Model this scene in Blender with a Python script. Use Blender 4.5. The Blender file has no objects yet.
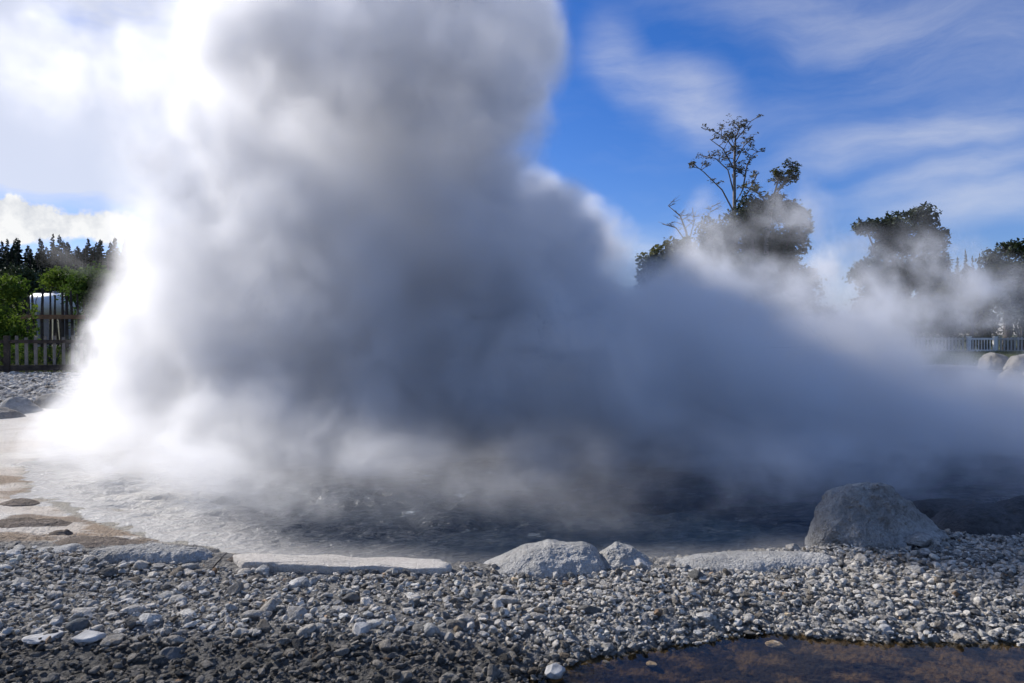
import bpy, math, numpy as np
from mathutils import Vector
R = math.radians
rng = np.random.default_rng(7)
sc = bpy.context.scene
COL = sc.collection
F_PX, HOR, CAMZ = 740.0, 335.0, 1.5

def at(px, py, Y):
    """world point seen at a picture position and a chosen distance"""
    return np.array([(px-512)/F_PX*Y, Y, CAMZ-(py-HOR)/F_PX*Y])

# ------------------------------------------------------------------ noise
_perm = np.random.default_rng(3).permutation(512)
_val = np.random.default_rng(4).random(512)
def _h(i, j, k):
    return _val[_perm[(_perm[(_perm[i & 511]+j) & 511]+k) & 511]]
def vnoise(P):
    P = np.asarray(P, float); I = np.floor(P).astype(np.int64); f = P-I; f = f*f*(3-2*f)
    i, j, k = I[..., 0], I[..., 1], I[..., 2]; x, y, z = f[..., 0], f[..., 1], f[..., 2]
    def L(a, b, t): return a+(b-a)*t
    return L(L(L(_h(i, j, k), _h(i+1, j, k), x), L(_h(i, j+1, k), _h(i+1, j+1, k), x), y),
             L(L(_h(i, j, k+1), _h(i+1, j, k+1), x), L(_h(i, j+1, k+1), _h(i+1, j+1, k+1), x), y), z)*2-1
def fbm(P, n=4, g=.5):
    P = np.asarray(P, float); s = 0; a = 1.; t = 0
    for q in range(n):
        s = s+a*vnoise(P*2.03**q+q*17.3); t += a; a *= g
    return s/t
def fbm2(x, y, sc_=1., n=4, z=0., g=.5):
    return fbm(np.stack([x*sc_, y*sc_, np.zeros_like(x)+z], -1), n, g)
def sst(a, b, x):
    t = np.clip((x-a)/(b-a), 0, 1); return t*t*(3-2*t)

# ------------------------------------------------------------------ object helpers
def tag(o, label=None, cat=None, group=None, kind=None):
    if label: o['label'] = label
    if cat: o['category'] = cat
    if group: o['group'] = group
    if kind: o['kind'] = kind
    return o
def link(o, parent=None):
    COL.objects.link(o)
    if parent is not None: o.parent = parent
    return o
def empty(name, loc, rz=0):
    o = bpy.data.objects.new(name, None); o.location = [float(v) for v in loc]; o.rotation_euler = (0, 0, rz)
    o.empty_display_size = .2
    return link(o)
def mesh_np(name, V, Fc, mat, smooth=False, color=None):
    V = np.asarray(V, np.float32); Fc = np.asarray(Fc, np.int32); k = Fc.shape[1]
    me = bpy.data.meshes.new(name)
    me.vertices.add(len(V)); me.vertices.foreach_set('co', V.ravel())
    me.loops.add(Fc.size); me.loops.foreach_set('vertex_index', Fc.ravel())
    me.polygons.add(len(Fc)); me.polygons.foreach_set('loop_start', np.arange(0, Fc.size, k, dtype=np.int32))
    me.polygons.foreach_set('use_smooth', np.full(len(Fc), smooth))
    me.update(calc_edges=True); me.validate()
    if color is not None:
        c = np.ones((len(V), 4), np.float32); c[:, :3] = color
        a = me.color_attributes.new('tint', 'FLOAT_COLOR', 'POINT'); a.data.foreach_set('color', c.ravel())
    if mat: me.materials.append(mat)
    return me
def ob(name, me, parent=None, loc=None):
    o = bpy.data.objects.new(name, me); link(o, parent)
    if loc is not None: o.location = [float(v) for v in loc]
    return o
class MB:
    def __init__(s): s.v = []; s.f = []; s.n = 0
    def add(s, V, Fq): s.v.append(np.asarray(V, float)); s.f.append(np.asarray(Fq)+s.n); s.n += len(V)
    def box(s, c, d, rz=0, taper=1.):
        x, y, z = [q/2 for q in d]
        V = np.array([(-x, -y, -z), (x, -y, -z), (x, y, -z), (-x, y, -z), (-x*taper, -y*taper, z), (x*taper, -y*taper, z), (x*taper, y*taper, z), (-x*taper, y*taper, z)])
        cs, sn = math.cos(rz), math.sin(rz)
        V = np.stack([V[:, 0]*cs-V[:, 1]*sn, V[:, 0]*sn+V[:, 1]*cs, V[:, 2]], 1)+np.array(c)
        s.add(V, [(0, 3, 2, 1), (4, 5, 6, 7), (0, 1, 5, 4), (1, 2, 6, 5), (2, 3, 7, 6), (3, 0, 4, 7)])
    def tube(s, pts, rad, n=6):
        n += n % 2; pts = np.array(pts, float); m = len(pts); rings = []
        for i in range(m):
            t = pts[min(i+1, m-1)]-pts[max(i-1, 0)]; t /= np.linalg.norm(t)+1e-9
            a = np.cross(t, (0, 0, 1.) if abs(t[2]) < .9 else (1., 0, 0)); a /= np.linalg.norm(a); b = np.cross(t, a)
            an = np.arange(n)*2*math.pi/n
            rings.append(pts[i]+rad[i]*(np.cos(an)[:, None]*a+np.sin(an)[:, None]*b))
        V = np.concatenate(rings); Q = []
        for i in range(m-1):
            for j in range(n):
                Q.append((i*n+j, i*n+(j+1) % n, (i+1)*n+(j+1) % n, (i+1)*n+j))
        c0 = len(V); V = np.concatenate([V, [pts[0], pts[-1]]])
        for j in range(0, n, 2):
            Q.append((c0, (j+2) % n, j+1, j)); Q.append((c0+1, (m-1)*n+j, (m-1)*n+j+1, (m-1)*n+(j+2) % n))
        s.add(V, Q)
    def me(s, name, mat, smooth=False, color=None):
        return mesh_np(name, np.concatenate(s.v), np.concatenate(s.f), mat, smooth, color)

# ------------------------------------------------------------------ materials
def nodes(name):
    m = bpy.data.materials.new(name); m.use_nodes = True; nt = m.node_tree
    return m, nt, nt.nodes['Principled BSDF']
def N(nt, t, **kw):
    n = nt.nodes.new(t)
    for k, v in kw.items():
        if k.startswith('i_'): n.inputs[k[2:].replace('_', ' ')].default_value = v
        else: setattr(n, k, v)
    return n
def noise_node(nt, scale, detail=4, rough=.6, vec=None, typ='ShaderNodeTexNoise'):
    n = nt.nodes.new(typ); n.inputs['Scale'].default_value = scale
    if typ == 'ShaderNodeTexNoise': n.inputs['Detail'].default_value = detail; n.inputs['Roughness'].default_value = rough
    if vec: nt.links.new(vec, n.inputs['Vector'])
    return n
def ramp(nt, src, stops):
    r = nt.nodes.new('ShaderNodeValToRGB'); nt.links.new(src, r.inputs[0])
    e = r.color_ramp.elements
    while len(e) < len(stops): e.new(.5)
    for q, (p, c) in zip(e, stops):
        q.position = p; q.color = (*c, 1) if len(c) == 3 else c
    return r
def mixc(nt, fac, a, b, mode='MIX'):
    m = nt.nodes.new('ShaderNodeMix'); m.data_type = 'RGBA'; m.blend_type = mode
    for s, v in ((m.inputs[0], fac), (m.inputs[6], a), (m.inputs[7], b)):
        if isinstance(v, bpy.types.NodeSocket): nt.links.new(v, s)
        elif isinstance(v, (int, float)): s.default_value = v
        else: s.default_value = (*v, 1)
    return m.outputs[2]
def simple(name, c1, c2=None, scale=3., rough=.85, bump=0., bscale=30., tint=False, spec=.3, trans=0.):
    m, nt, p = nodes(name); co = N(nt, 'ShaderNodeTexCoord').outputs['Object']
    c2 = c2 or c1
    n = noise_node(nt, scale, 5, .65, co)
    r = ramp(nt, n.outputs['Fac'], [(.35, c1), (.65, c2)])
    col = r.outputs[0]
    if tint:
        a = N(nt, 'ShaderNodeVertexColor', layer_name='tint'); col = mixc(nt, 1., col, a.outputs[0], 'MULTIPLY')
    nt.links.new(col, p.inputs['Base Color']); p.inputs['Roughness'].default_value = rough
    p.inputs['Specular IOR Level'].default_value = spec
    if bump:
        b = N(nt, 'ShaderNodeBump'); b.inputs['Strength'].default_value = 1; b.inputs['Distance'].default_value = bump
        n2 = noise_node(nt, bscale, 4, .7, co); nt.links.new(n2.outputs['Fac'], b.inputs['Height']); nt.links.new(b.outputs[0], p.inputs['Normal'])
    if trans:
        t = N(nt, 'ShaderNodeBsdfTranslucent'); nt.links.new(col, t.inputs[0]); mx = N(nt, 'ShaderNodeMixShader'); mx.inputs[0].default_value = trans
        nt.links.new(p.outputs[0], mx.inputs[1]); nt.links.new(t.outputs[0], mx.inputs[2]); nt.links.new(mx.outputs[0], nt.nodes['Material Output'].inputs['Surface'])
    return m
def sinter(name, lo, hi, knob=.014, fine=.005, kscale=45, rough=.9, tint=False):
    """crusty knobbly silica: cell lumps plus fine grain"""
    m, nt, p = nodes(name); co = N(nt, 'ShaderNodeTexCoord').outputs['Object']
    n = noise_node(nt, 2.3, 6, .7, co)
    col = ramp(nt, n.outputs['Fac'], [(.3, lo), (.62, hi)]).outputs[0]
    n3 = noise_node(nt, 38, 5, .75, co)
    col = mixc(nt, .55, col, ramp(nt, n3.outputs['Fac'], [(.33, (.42, .4, .38)), (.62, (1, 1, 1))]).outputs[0], 'MULTIPLY')
    if tint:
        a = N(nt, 'ShaderNodeVertexColor', layer_name='tint'); col = mixc(nt, 1., col, a.outputs[0], 'MULTIPLY')
    nt.links.new(col, p.inputs['Base Color']); p.inputs['Roughness'].default_value = rough; p.inputs['Specular IOR Level'].default_value = .25
    v = noise_node(nt, kscale, vec=co, typ='ShaderNodeTexVoronoi'); n2 = noise_node(nt, kscale*3, 4, .7, co)
    b1 = N(nt, 'ShaderNodeBump', invert=True); b1.inputs['Distance'].default_value = knob; nt.links.new(v.outputs['Distance'], b1.inputs['Height'])
    b2 = N(nt, 'ShaderNodeBump'); b2.inputs['Distance'].default_value = fine*2; nt.links.new(n2.outputs['Fac'], b2.inputs['Height']); nt.links.new(b1.outputs[0], b2.inputs['Normal'])
    nt.links.new(b2.outputs[0], p.inputs['Normal'])
    return m

M = {}
M['ground'] = sinter('ground_crust', (.85, .83, .8), (1, 1, 1), .02, .006, 40, tint=True)
M['gravel'] = simple('gravel', (.50, .49, .47), (1, 1, 1), 45, .92, .012, 110, tint=True, spec=.25)
M['boulder'] = sinter('grey_boulder', (.26, .25, .235), (.56, .55, .53), .014, .004, 60)
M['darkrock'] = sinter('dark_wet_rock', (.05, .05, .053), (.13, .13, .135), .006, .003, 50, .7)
M['mound'] = sinter('silica_mound', (.36, .35, .33), (.56, .55, .53), .012, .004, 70)
M['slab'] = sinter('pale_slab', (.56, .51, .45), (.72, .67, .60), .006, .003, 80)
M['palerock'] = sinter('pale_rock', (.16, .15, .14), (.32, .30, .27), .01, .004, 20)
M['stone'] = simple('stone', (.32, .31, .30), (.55, .54, .52), 14, .9, .005, 80)
M['darkstone'] = simple('dark_stone', (.08, .08, .08), (.17, .165, .16), 14, .8, .005, 80)
M['brownstone'] = simple('brown_stone', (.28, .20, .14), (.42, .33, .25), 14, .8, .005, 80)
M['crust'] = sinter('brown_crust', (.13, .10, .075), (.26, .21, .17), .01, .005, 60)
M['wood_grey'] = simple('weathered_wood', (.16, .14, .12), (.30, .27, .24), 6, .85, .004, 25)
M['wood_dark'] = simple('dark_wood', (.035, .028, .023), (.09, .07, .055), 5, .85, .006, 25)
M['wood_brown'] = simple('brown_rail_wood', (.20, .10, .05), (.30, .16, .08), 5, .8, .004, 25)
M['white_paint'] = simple('white_painted_wood', (.62, .62, .60), (.8, .8, .78), 5, .6)
M['fence_far'] = simple('pale_weathered_pickets', (.30, .30, .29), (.46, .46, .44), 4, .8)
M['tank'] = simple('white_tank_paint', (.70, .71, .73), (.8, .81, .82), 2, .35, spec=.5)
M['steel'] = simple('grey_steel', (.2, .2, .21), (.3, .3, .31), 3, .5)
M['bark'] = simple('bark', (.05, .042, .036), (.12, .10, .085), 4, .9, .02, 12)
M['paletwig'] = simple('lichen_bark', (.16, .14, .12), (.28, .25, .22), 4, .9)
M['leaf_mid'] = simple('leaf_mid_green', (.035, .075, .012), (.10, .16, .025), 1.6, .75, trans=.35, spec=.15)
M['leaf_fresh'] = simple('leaf_fresh_green', (.05, .10, .014), (.15, .21, .03), 1.6, .75, trans=.4, spec=.15)
M['leaf_dark'] = simple('leaf_dark_green', (.018, .032, .014), (.05, .07, .025), .8, .6, trans=.15)
M['leaf_olive'] = simple('leaf_olive', (.07, .075, .02), (.16, .15, .035), .9, .6, trans=.3)
M['leaf_grey'] = simple('lichen_foliage', (.10, .10, .075), (.2, .19, .15), 1, .8, trans=.2)
M['needle'] = simple('needles', (.012, .022, .012), (.035, .05, .022), .5, .7, trans=.1)
M['grass'] = simple('grass_blades', (.07, .10, .02), (.16, .17, .05), 1.2, .7, trans=.3)
M['twig'] = simple('twig_bark', (.05, .045, .04), (.12, .1, .09), 20, .8)

# ------------------------------------------------------------------ terrain
POOL = np.array([(-1.9, 4.95), (-2.7, 5.45), (-3.5, 6.0), (-4.5, 6.9), (-5.5, 8.3), (-6.3, 10), (-7.5, 12.5), (-9.0, 14.8), (-8.4, 17), (-4, 20), (4, 25), (12, 30), (24, 33),
                 (34, 30), (36, 18), (20, 10), (10, 7.3), (5.2, 6.0), (4.2, 5.75), (3.2, 5.45), (2.4, 5.25), (1.6, 5.0), (.8, 4.82), (0, 4.76), (-.9, 4.80)])
def pool_sd(x, y):
    x = np.asarray(x, float); y = np.asarray(y, float); d = np.full(x.shape, 1e9); ins = np.zeros(x.shape, bool)
    n = len(POOL)
    for i in range(n):
        a = POOL[i]; b = POOL[(i+1) % n]; e = b-a; wx = x-a[0]; wy = y-a[1]
        t = np.clip((wx*e[0]+wy*e[1])/(e@e), 0, 1); d = np.minimum(d, (wx-e[0]*t)**2+(wy-e[1]*t)**2)
        c = ((a[1] > y) != (b[1] > y)) & (x < (b[0]-a[0])*(y-a[1])/(b[1]-a[1]+1e-12)+a[0]); ins ^= c
    d = np.sqrt(d); return np.where(ins, -d, d)
PUD = -.055
def H(x, y):
    x = np.asarray(x, float); y = np.asarray(y, float)
    sd = pool_sd(x, y)+.10*fbm2(x, y, 1.1, 3, 5.)*(np.abs(x) < 12)
    out = .02*sst(0, .4, sd)+.035*sst(.3, 2.5, sd)
    # far shores rise
    left = sst(14.5, 20.5, y)*.34*sst(0, -8, x)+sst(20, 34, y)*.35*sst(0, -8, x)+sst(40, 110, y)*4.5*sst(10, -60, x)
    right = sst(31, 52, y)*.32*sst(-2, 8, x)+sst(60, 140, y)*1.2*sst(-20, 20, x)
    mid = sst(26, 60, y)*.3*sst(-12, -4, x)*sst(12, 4, x)
    out = out+left+right+mid
    # near bank
    yf = 3.06+.22*sst(-1, .2, x)+.28*sst(.2, 1.3, x)+.05*fbm2(x, y*.2, 1.5, 3, 2.)
    bank = (-.035-.115*sst(-.5, .6, x))+(.065+.13*sst(-.5, .8, x)+.05*sst(1.4,3,x))*sst(yf-.25, yf+.75, y)
    bank = np.where(bank < PUD-.03, PUD-.03+(bank-PUD+.03)*.25, bank)+.022*fbm2(x, y, 1.6, 3, 9.)
    wn = sst(5.2, 4.9, y)+0*x
    wn = np.where(x < -2, sst(5.35, 5.05, y), wn)
    wn = np.where(x > 2.3, sst(5.5, 5.2, y), wn)
    out = np.where(sd > 0, out*(1-wn)+bank*wn, out)
    deep = -.45*sst(0, 2.2, -sd)
    h = np.where(sd > 0, out, deep)
    return h
def axis(segs):
    a = []
    for lo, hi, st in segs: a += list(np.arange(lo, hi-1e-6, st))
    return np.array(a+[segs[-1][1]])
gx = axis([(-3000, -400, 260), (-400, -100, 30), (-100, -30, 5), (-30, -12, .6), (-12, -4.2, .13), (-4.2, 4.6, .017), (4.6, 12, .2), (12, 60, 2), (60, 400, 30), (400, 3000, 260)])
gy = axis([(-60, 0, 10), (0, 2.6, .3), (2.6, 5.6, .017), (5.6, 9, .05), (9, 24, .22), (24, 60, 1.2), (60, 300, 8), (300, 4000, 370)])
X, Y = np.meshgrid(gx, gy)
Z = H(X, Y)
sdg = pool_sd(X, Y)
near = sst(5.9, 5.1, Y)*(np.abs(X) < 5)
lump = 1-np.abs(fbm2(X, Y, 16, 4, 3., .6)); lump2 = fbm2(X, Y, 55, 3, 8., .7)
Z = Z+near*(sdg > 0)*(.036*(lump-.8)*(1+1.1*sst(-.3, .6, X)*sst(PUD-.01, PUD+.03, Z))+.013*lump2)*sst(2.6, 3.2, Y)
mid_ = (1-near)*(sdg > 0)*(Y < 30)*(np.abs(X) < 30)
Z = Z+mid_*.02*fbm2(X, Y, 3.5, 4, 1.)
# tint (surface material where it lies; gravel bed darkened for the shade between stones)
grav = np.stack([.27+.05*lump2, .26+.05*lump2, .245+.05*lump2], -1)
pale = np.stack([np.full_like(X, .80), np.full_like(X, .76), np.full_like(X, .70)], -1)
brown = np.array([.24, .17, .11]); grass = np.array([.10, .11, .045]); algae = np.array([.085, .066, .040])
def lerp(a, b, t): return a*(1-t[..., None])+b*t[..., None]
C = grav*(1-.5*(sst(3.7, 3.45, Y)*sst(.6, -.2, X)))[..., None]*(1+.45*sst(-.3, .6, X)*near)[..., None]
wet = sst(.55, .1, sdg)+0*X
C = lerp(C, pale, np.clip(sst(5.15, 5.5, Y)*sst(3.2, 2.0, sdg+.5*fbm2(X, Y, .8, 3, 4.))*(Y < 16.5), 0, 1))
st = sst(.12, .3, fbm2(X*.6, Y*1.6, 2.2, 4, 6.))*sst(1.1, .7, sdg)*sst(-1.9, -2.2, X)*sst(5.1, 5.4, Y)*sst(9, 7.5, Y)
C = lerp(C, brown, st*.85)
C = lerp(C, np.array([.55, .40, .27]), .32*sst(.0, .25, fbm2(X*.7, Y*1.4, 1.7, 4, 33.))*sst(.9, .1, sdg)*sst(-1.6, -2.2, X)*(sdg > 0)*sst(5.15, 5.4, Y)*sst(16, 12, Y))
C = lerp(C, grass, sst(33, 37, Y+2*fbm2(X, Y, .4, 2))*sst(-6, 0, X)+0*X)
C = lerp(C, grass*.8, sst(20.8, 22.5, Y)*sst(-6, -8, X))
C = lerp(C, np.array([.05, .06, .03])+0*C, sst(60, 90, Y))
pud = sst(PUD+.02, PUD-.008, Z)*sst(4.5, 4.2, Y)
stn = np.clip(.5+.9*fbm2(X, Y*1.7, 7, 4, 12.), 0, 1)
C = lerp(C, algae*(.18+1.5*sst(.45, .75, stn)[..., None]), pud)
C[sdg < 0] = (.45, .42, .36)
ny, nx = X.shape
idx = np.arange(nx*ny).reshape(ny, nx)
Fg = np.stack([idx[:-1, :-1], idx[:-1, 1:], idx[1:, 1:], idx[1:, :-1]], -1).reshape(-1, 4)
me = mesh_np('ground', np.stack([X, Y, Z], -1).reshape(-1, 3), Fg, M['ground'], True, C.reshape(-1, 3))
tag(ob('ground', me), kind='structure')

# ------------------------------------------------------------------ pool water
def water_mat():
    m, nt, p = nodes('boiling_pool_water'); co = N(nt, 'ShaderNodeTexCoord').outputs['Object']
    a = N(nt, 'ShaderNodeVertexColor', layer_name='tint')
    mp = N(nt, 'ShaderNodeMapping'); mp.inputs['Scale'].default_value = (1, 1.5, 1); nt.links.new(co, mp.inputs[0])
    n = noise_node(nt, 2.6, 7, .72, mp.outputs[0]); foam = ramp(nt, n.outputs['Fac'], [(.60, (0, 0, 0)), (.74, (.6, .6, .6))])
    a2 = N(nt, 'ShaderNodeVertexColor', layer_name='tint')
    mm = N(nt, 'ShaderNodeMath', operation='MULTIPLY'); nt.links.new(foam.outputs[0], mm.inputs[0]); nt.links.new(a2.outputs['Alpha'], mm.inputs[1])
    col = mixc(nt, mm.outputs[0], a.outputs[0], (.55, .6, .62))
    nt.links.new(col, p.inputs['Base Color']); p.inputs['Roughness'].default_value = .12; p.inputs['IOR'].default_value = 1.33
    n2 = noise_node(nt, 9, 5, .65, mp.outputs[0]); b = N(nt, 'ShaderNodeBump'); b.inputs['Distance'].default_value = .05
    nt.links.new(n2.outputs['Fac'], b.inputs['Height']); nt.links.new(b.outputs[0], p.inputs['Normal'])
    return m
wx = axis([(-10, -8, .3), (-8, 6, .045), (6, 14, .15), (14, 37, 1)])
wy = axis([(4.6, 9.5, .04), (9.5, 14, .12), (14, 34, .8)])
X, Y = np.meshgrid(wx, wy)
boil = np.exp(-(((X+2.8)/2.4)**2+((Y-6.9)/1.3)**2))+.9*np.exp(-(((X-.8)/2.6)**2+((Y-6.6)/1.1)**2))+.35
Zw = boil*(.035*fbm2(X, Y*1.4, 2.0, 4, 20.)+.03*(1-np.abs(fbm2(X, Y*1.3, 5, 3, 31.))*2)-.02)*sst(.0, .8, -pool_sd(X, Y)+.05)
sdw = -pool_sd(X, Y)
deepc = np.array([.012, .024, .042]); shal = np.array([.50, .47, .42])
Cw = lerp(np.zeros(X.shape+(3,))+shal, deepc+0*X[..., None], sst(.0, 1., (sdw+.35*fbm2(X, Y, 1.2, 3))*(1.-.55*sst(-1., -4., X))+.55*sst(-2.2, -.8, X)-1.6*sst(-2., -4.5, X)*sst(12, 8, Y)))
ny, nx = X.shape; idx = np.arange(nx*ny).reshape(ny, nx)
Fw = np.stack([idx[:-1, :-1], idx[:-1, 1:], idx[1:, 1:], idx[1:, :-1]], -1).reshape(-1, 4)
keep = (sdw > -.45).ravel()[Fw].any(1)
Fw = Fw[keep]; us, inv = np.unique(Fw, return_inverse=True); Fw = inv.reshape(-1, 4)
me = mesh_np('pool_water', np.stack([X, Y, Zw], -1).reshape(-1, 3)[us], Fw, water_mat(), True)
c = np.ones((len(us), 4), np.float32); c[:, :3] = Cw.reshape(-1, 3)[us]; c[:, 3] = np.clip(boil*.9, 0, 1).ravel()[us]
a = me.color_attributes.new('tint', 'FLOAT_COLOR', 'POINT'); a.data.foreach_set('color', c.ravel())
tag(ob('pool_water', me), kind='structure')

# puddle
m, nt, p = nodes('puddle_surface'); nt.nodes.remove(p)
tr = N(nt, 'ShaderNodeBsdfTransparent'); tr.inputs[0].default_value = (.82, .72, .55, 1)
gl = N(nt, 'ShaderNodeBsdfGlossy'); gl.inputs['Roughness'].default_value = .03
fr = N(nt, 'ShaderNodeFresnel'); fr.inputs[0].default_value = 1.33; mx = N(nt, 'ShaderNodeMixShader')
co = N(nt, 'ShaderNodeTexCoord').outputs['Object']; n2 = noise_node(nt, 14, 3, .5, co); b = N(nt, 'ShaderNodeBump'); b.inputs['Distance'].default_value = .002
nt.links.new(n2.outputs['Fac'], b.inputs['Height'])
for s in (gl, fr): nt.links.new(b.outputs[0], s.inputs['Normal'])
geo = N(nt, 'ShaderNodeNewGeometry'); om = N(nt, 'ShaderNodeMath', operation='SUBTRACT'); om.inputs[0].default_value = 1.; nt.links.new(geo.outputs['Backfacing'], om.inputs[1])
fm = N(nt, 'ShaderNodeMath', operation='MULTIPLY'); nt.links.new(fr.outputs[0], fm.inputs[0]); nt.links.new(om.outputs[0], fm.inputs[1]); nt.links.new(fm.outputs[0], mx.inputs[0]); nt.links.new(tr.outputs[0], mx.inputs[1]); nt.links.new(gl.outputs[0], mx.inputs[2]); nt.links.new(mx.outputs[0], nt.nodes['Material Output'].inputs['Surface'])
me = mesh_np('puddle_water', [(-1.5, 1.2, PUD), (6, 1.2, PUD), (6, 4.15, PUD), (-1.5, 4.15, PUD)], [(0, 1, 2, 3)], m)
tag(ob('puddle_water', me), kind='structure')

# ------------------------------------------------------------------ rocks
import bmesh
def ico(n):
    bm = bmesh.new(); bmesh.ops.create_icosphere(bm, subdivisions=n, radius=1)
    V = np.array([v.co[:] for v in bm.verts]); Fc = np.array([[v.index for v in f.verts] for f in bm.faces]); bm.free()
    return V/np.linalg.norm(V, axis=1)[:, None], Fc
ICO = {k: ico(k) for k in (2, 3, 5, 6)}
def rock_shape(k, seed, planes=11, cut=(.5, .92), amp=.10, fs=3.2):
    V, Fc = ICO[k]; r = np.random.default_rng(seed)
    n = r.normal(size=(planes, 3)); n /= np.linalg.norm(n, axis=1)[:, None]; d = r.uniform(*cut, planes)
    dot = V@n.T; rr = np.where(dot > .05, d/np.maximum(dot, .05), 9).min(1); rr = np.minimum(rr, 1.)
    P = V*rr[:, None]
    return P*(1+amp*fbm(P*fs+seed*3.1, 4, .6))[:, None], Fc
def scatter(P, S, variants, R0, tilt=.5):
    """merge many stones: positions, per-axis sizes, rotations"""
    Vs, Fs, base = [], [], 0; ids = []
    vi = R0.integers(0, len(variants), len(P))
    for v, (Vb, Fb) in enumerate(variants):
        s = np.nonzero(vi == v)[0]
        if not len(s): continue
        k = len(s); a = R0.uniform(0, 2*math.pi, k); tx = R0.normal(0, tilt, k); ty = R0.normal(0, tilt, k); b0 = R0.uniform(0, 6.28, k)
        def rz(A):
            m_ = np.zeros((k, 3, 3)); m_[:, 0, 0] = np.cos(A); m_[:, 0, 1] = -np.sin(A); m_[:, 1, 0] = np.sin(A); m_[:, 1, 1] = np.cos(A); m_[:, 2, 2] = 1; return m_
        def rx(A):
            m_ = np.zeros((k, 3, 3)); m_[:, 1, 1] = np.cos(A); m_[:, 1, 2] = -np.sin(A); m_[:, 2, 1] = np.sin(A); m_[:, 2, 2] = np.cos(A); m_[:, 0, 0] = 1; return m_
        Rm = rz(a)@rx(tx)@rz(-a)@rz(b0)
        W = np.einsum('kij,knj->kni', Rm, Vb[None]*S[s][:, None, :])+P[s][:, None, :]
        Vs.append(W.reshape(-1, 3)); Fs.append((Fb[None]+(np.arange(k)*len(Vb))[:, None, None]+base).reshape(-1, 3)); base += k*len(Vb)
        ids.append(np.repeat(s, len(Vb)))
    return np.concatenate(Vs), np.concatenate(Fs), np.concatenate(ids)
var3 = [rock_shape(3, 100+i) for i in range(14)]
var2 = [rock_shape(2, 200+i, 9) for i in range(14)]
def near_pts(n, y0, y1, r):
    y = r.uniform(y0, y1, n); w = .74*y+.25; x = -w-.2+r.uniform(0, 1, n)*(2*w+1.9)
    return x, y
r0 = np.random.default_rng(21)
# reserved places of the big rocks (x, y, radius)
RES = [(-2.35, 4.98, .42), (-1.12, 4.68, .75), (.35, 4.75, .5), (.85, 4.75, .28), (1.55, 4.7, .55), (2.55, 5.2, .45), (3.4, 5.3, .4)]
def free(x, y, s=.8):
    k = np.ones(len(x), bool)
    for (a, b_, rr) in RES: k &= ((x-a)/(rr*s))**2+((y-b_)/(.16))**2 > 1
    return k
def ylim(x): # where the gravel bank ends towards the pool
    return np.interp(x, [-4.5, -3.5, -2.6, -2, -1.2, -.4, -.3, .3, 1, 2, 3, 4.6], [5.12, 5.12, 4.95, 4.66, 4.53, 4.49, 4.62, 4.62, 4.66, 4.95, 5.2, 5.75])
sizes, pos = [], []
for n, lo, hi in ((1400, .024, .062), (10500, .014, .03), (44000, .006, .015)):
    x, y = near_pts(n, 2.75, 5.7, r0)
    k = free(x, y) & (y < ylim(x)+.02*r0.normal(size=n)); 
    # fewer large stones on the crusted right half
    big = lo > .015
    if big: k &= (r0.random(n) < np.where(x+.3*fbm2(x, y, 2, 2) > .1, .16 if lo > .02 else .45, 1.)*np.where(y < 3.55, .5, 1))
    else: k &= r0.random(n) < np.where(x > 0, 1., .55)
    x, y = x[k], y[k]; z = H(x, y); k = z > PUD-(.035 if big else .012)+.02*fbm2(x, y, 3, 2); x, y, z = x[k], y[k], z[k]
    s = lo+(hi-lo)*r0.random(len(x))**(1.9 if big else 1.); el = r0.uniform(.75, 1.35, len(x)); fl = r0.uniform(.42, .75, len(x))
    S = np.stack([s*el, s/el, s*fl], 1); pos.append(np.stack([x, y, z+s*fl*(.25 if big else .5)+(r0.random(len(x))**2)*(.012 if big else .02)], 1)); sizes.append(S)
def stone_col(n, r, y=None, x=None):
    v = r.uniform(.40, .78, n); v = np.where(r.random(n) < .20, v*.36, v); w = r.normal(0, .012, n)
    c = np.stack([v*1.06+w, v, v*.91-w], 1)
    b_ = r.random(n) < .012; c[b_] = c[b_]*np.array([1.1, .82, .6])
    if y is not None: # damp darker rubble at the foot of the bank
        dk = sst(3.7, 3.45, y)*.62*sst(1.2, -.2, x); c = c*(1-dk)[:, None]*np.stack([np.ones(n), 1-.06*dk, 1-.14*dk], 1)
    return np.clip(c, .03, .8)
# the largest stones are things of their own
P0, S0 = pos[0], sizes[0]
vis = (np.abs(P0[:, 0]/P0[:, 1]) < .69) & ((P0[:, 2]-CAMZ)/P0[:, 1] > -.468)
area = S0[:, 0]*S0[:, 2]/P0[:, 1]**2*vis; order = np.argsort(-area); NI = min(260, int(vis.sum()))
indi = order[:NI]; rest = order[NI:]
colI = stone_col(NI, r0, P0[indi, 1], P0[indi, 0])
gm = M['gravel']
varI = [rock_shape(3, 400+i, 12, (.6, .95), .06) for i in range(24)]
for q, i in enumerate(indi):
    Vb, Fb = varI[q % 24]
    a = r0.uniform(0, 6.28); t = r0.normal(0, .3); V = Vb*S0[i]
    ca, sa = math.cos(a), math.sin(a); ct, st_ = math.cos(t), math.sin(t)
    V = V@np.array([[1, 0, 0], [0, ct, st_], [0, -st_, ct]])@np.array([[ca, sa, 0], [-sa, ca, 0], [0, 0, 1]])
    me = mesh_np('stone', V, Fb, gm, False, np.repeat(colI[q][None], len(V), 0))
    tag(ob('stone', me, loc=P0[i]), 'fist-sized grey stone lying loose in the gravel of the near bank', 'stone', 'loose stones on the near gravel bank')
Pa = np.concatenate([P0[rest], pos[1]]); Sa = np.concatenate([S0[rest], sizes[1]])
Va, Fa, ia = scatter(Pa, Sa, var3, r0, .45)
ca = stone_col(len(Pa), r0, Pa[:, 1], Pa[:, 0])[ia]
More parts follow.
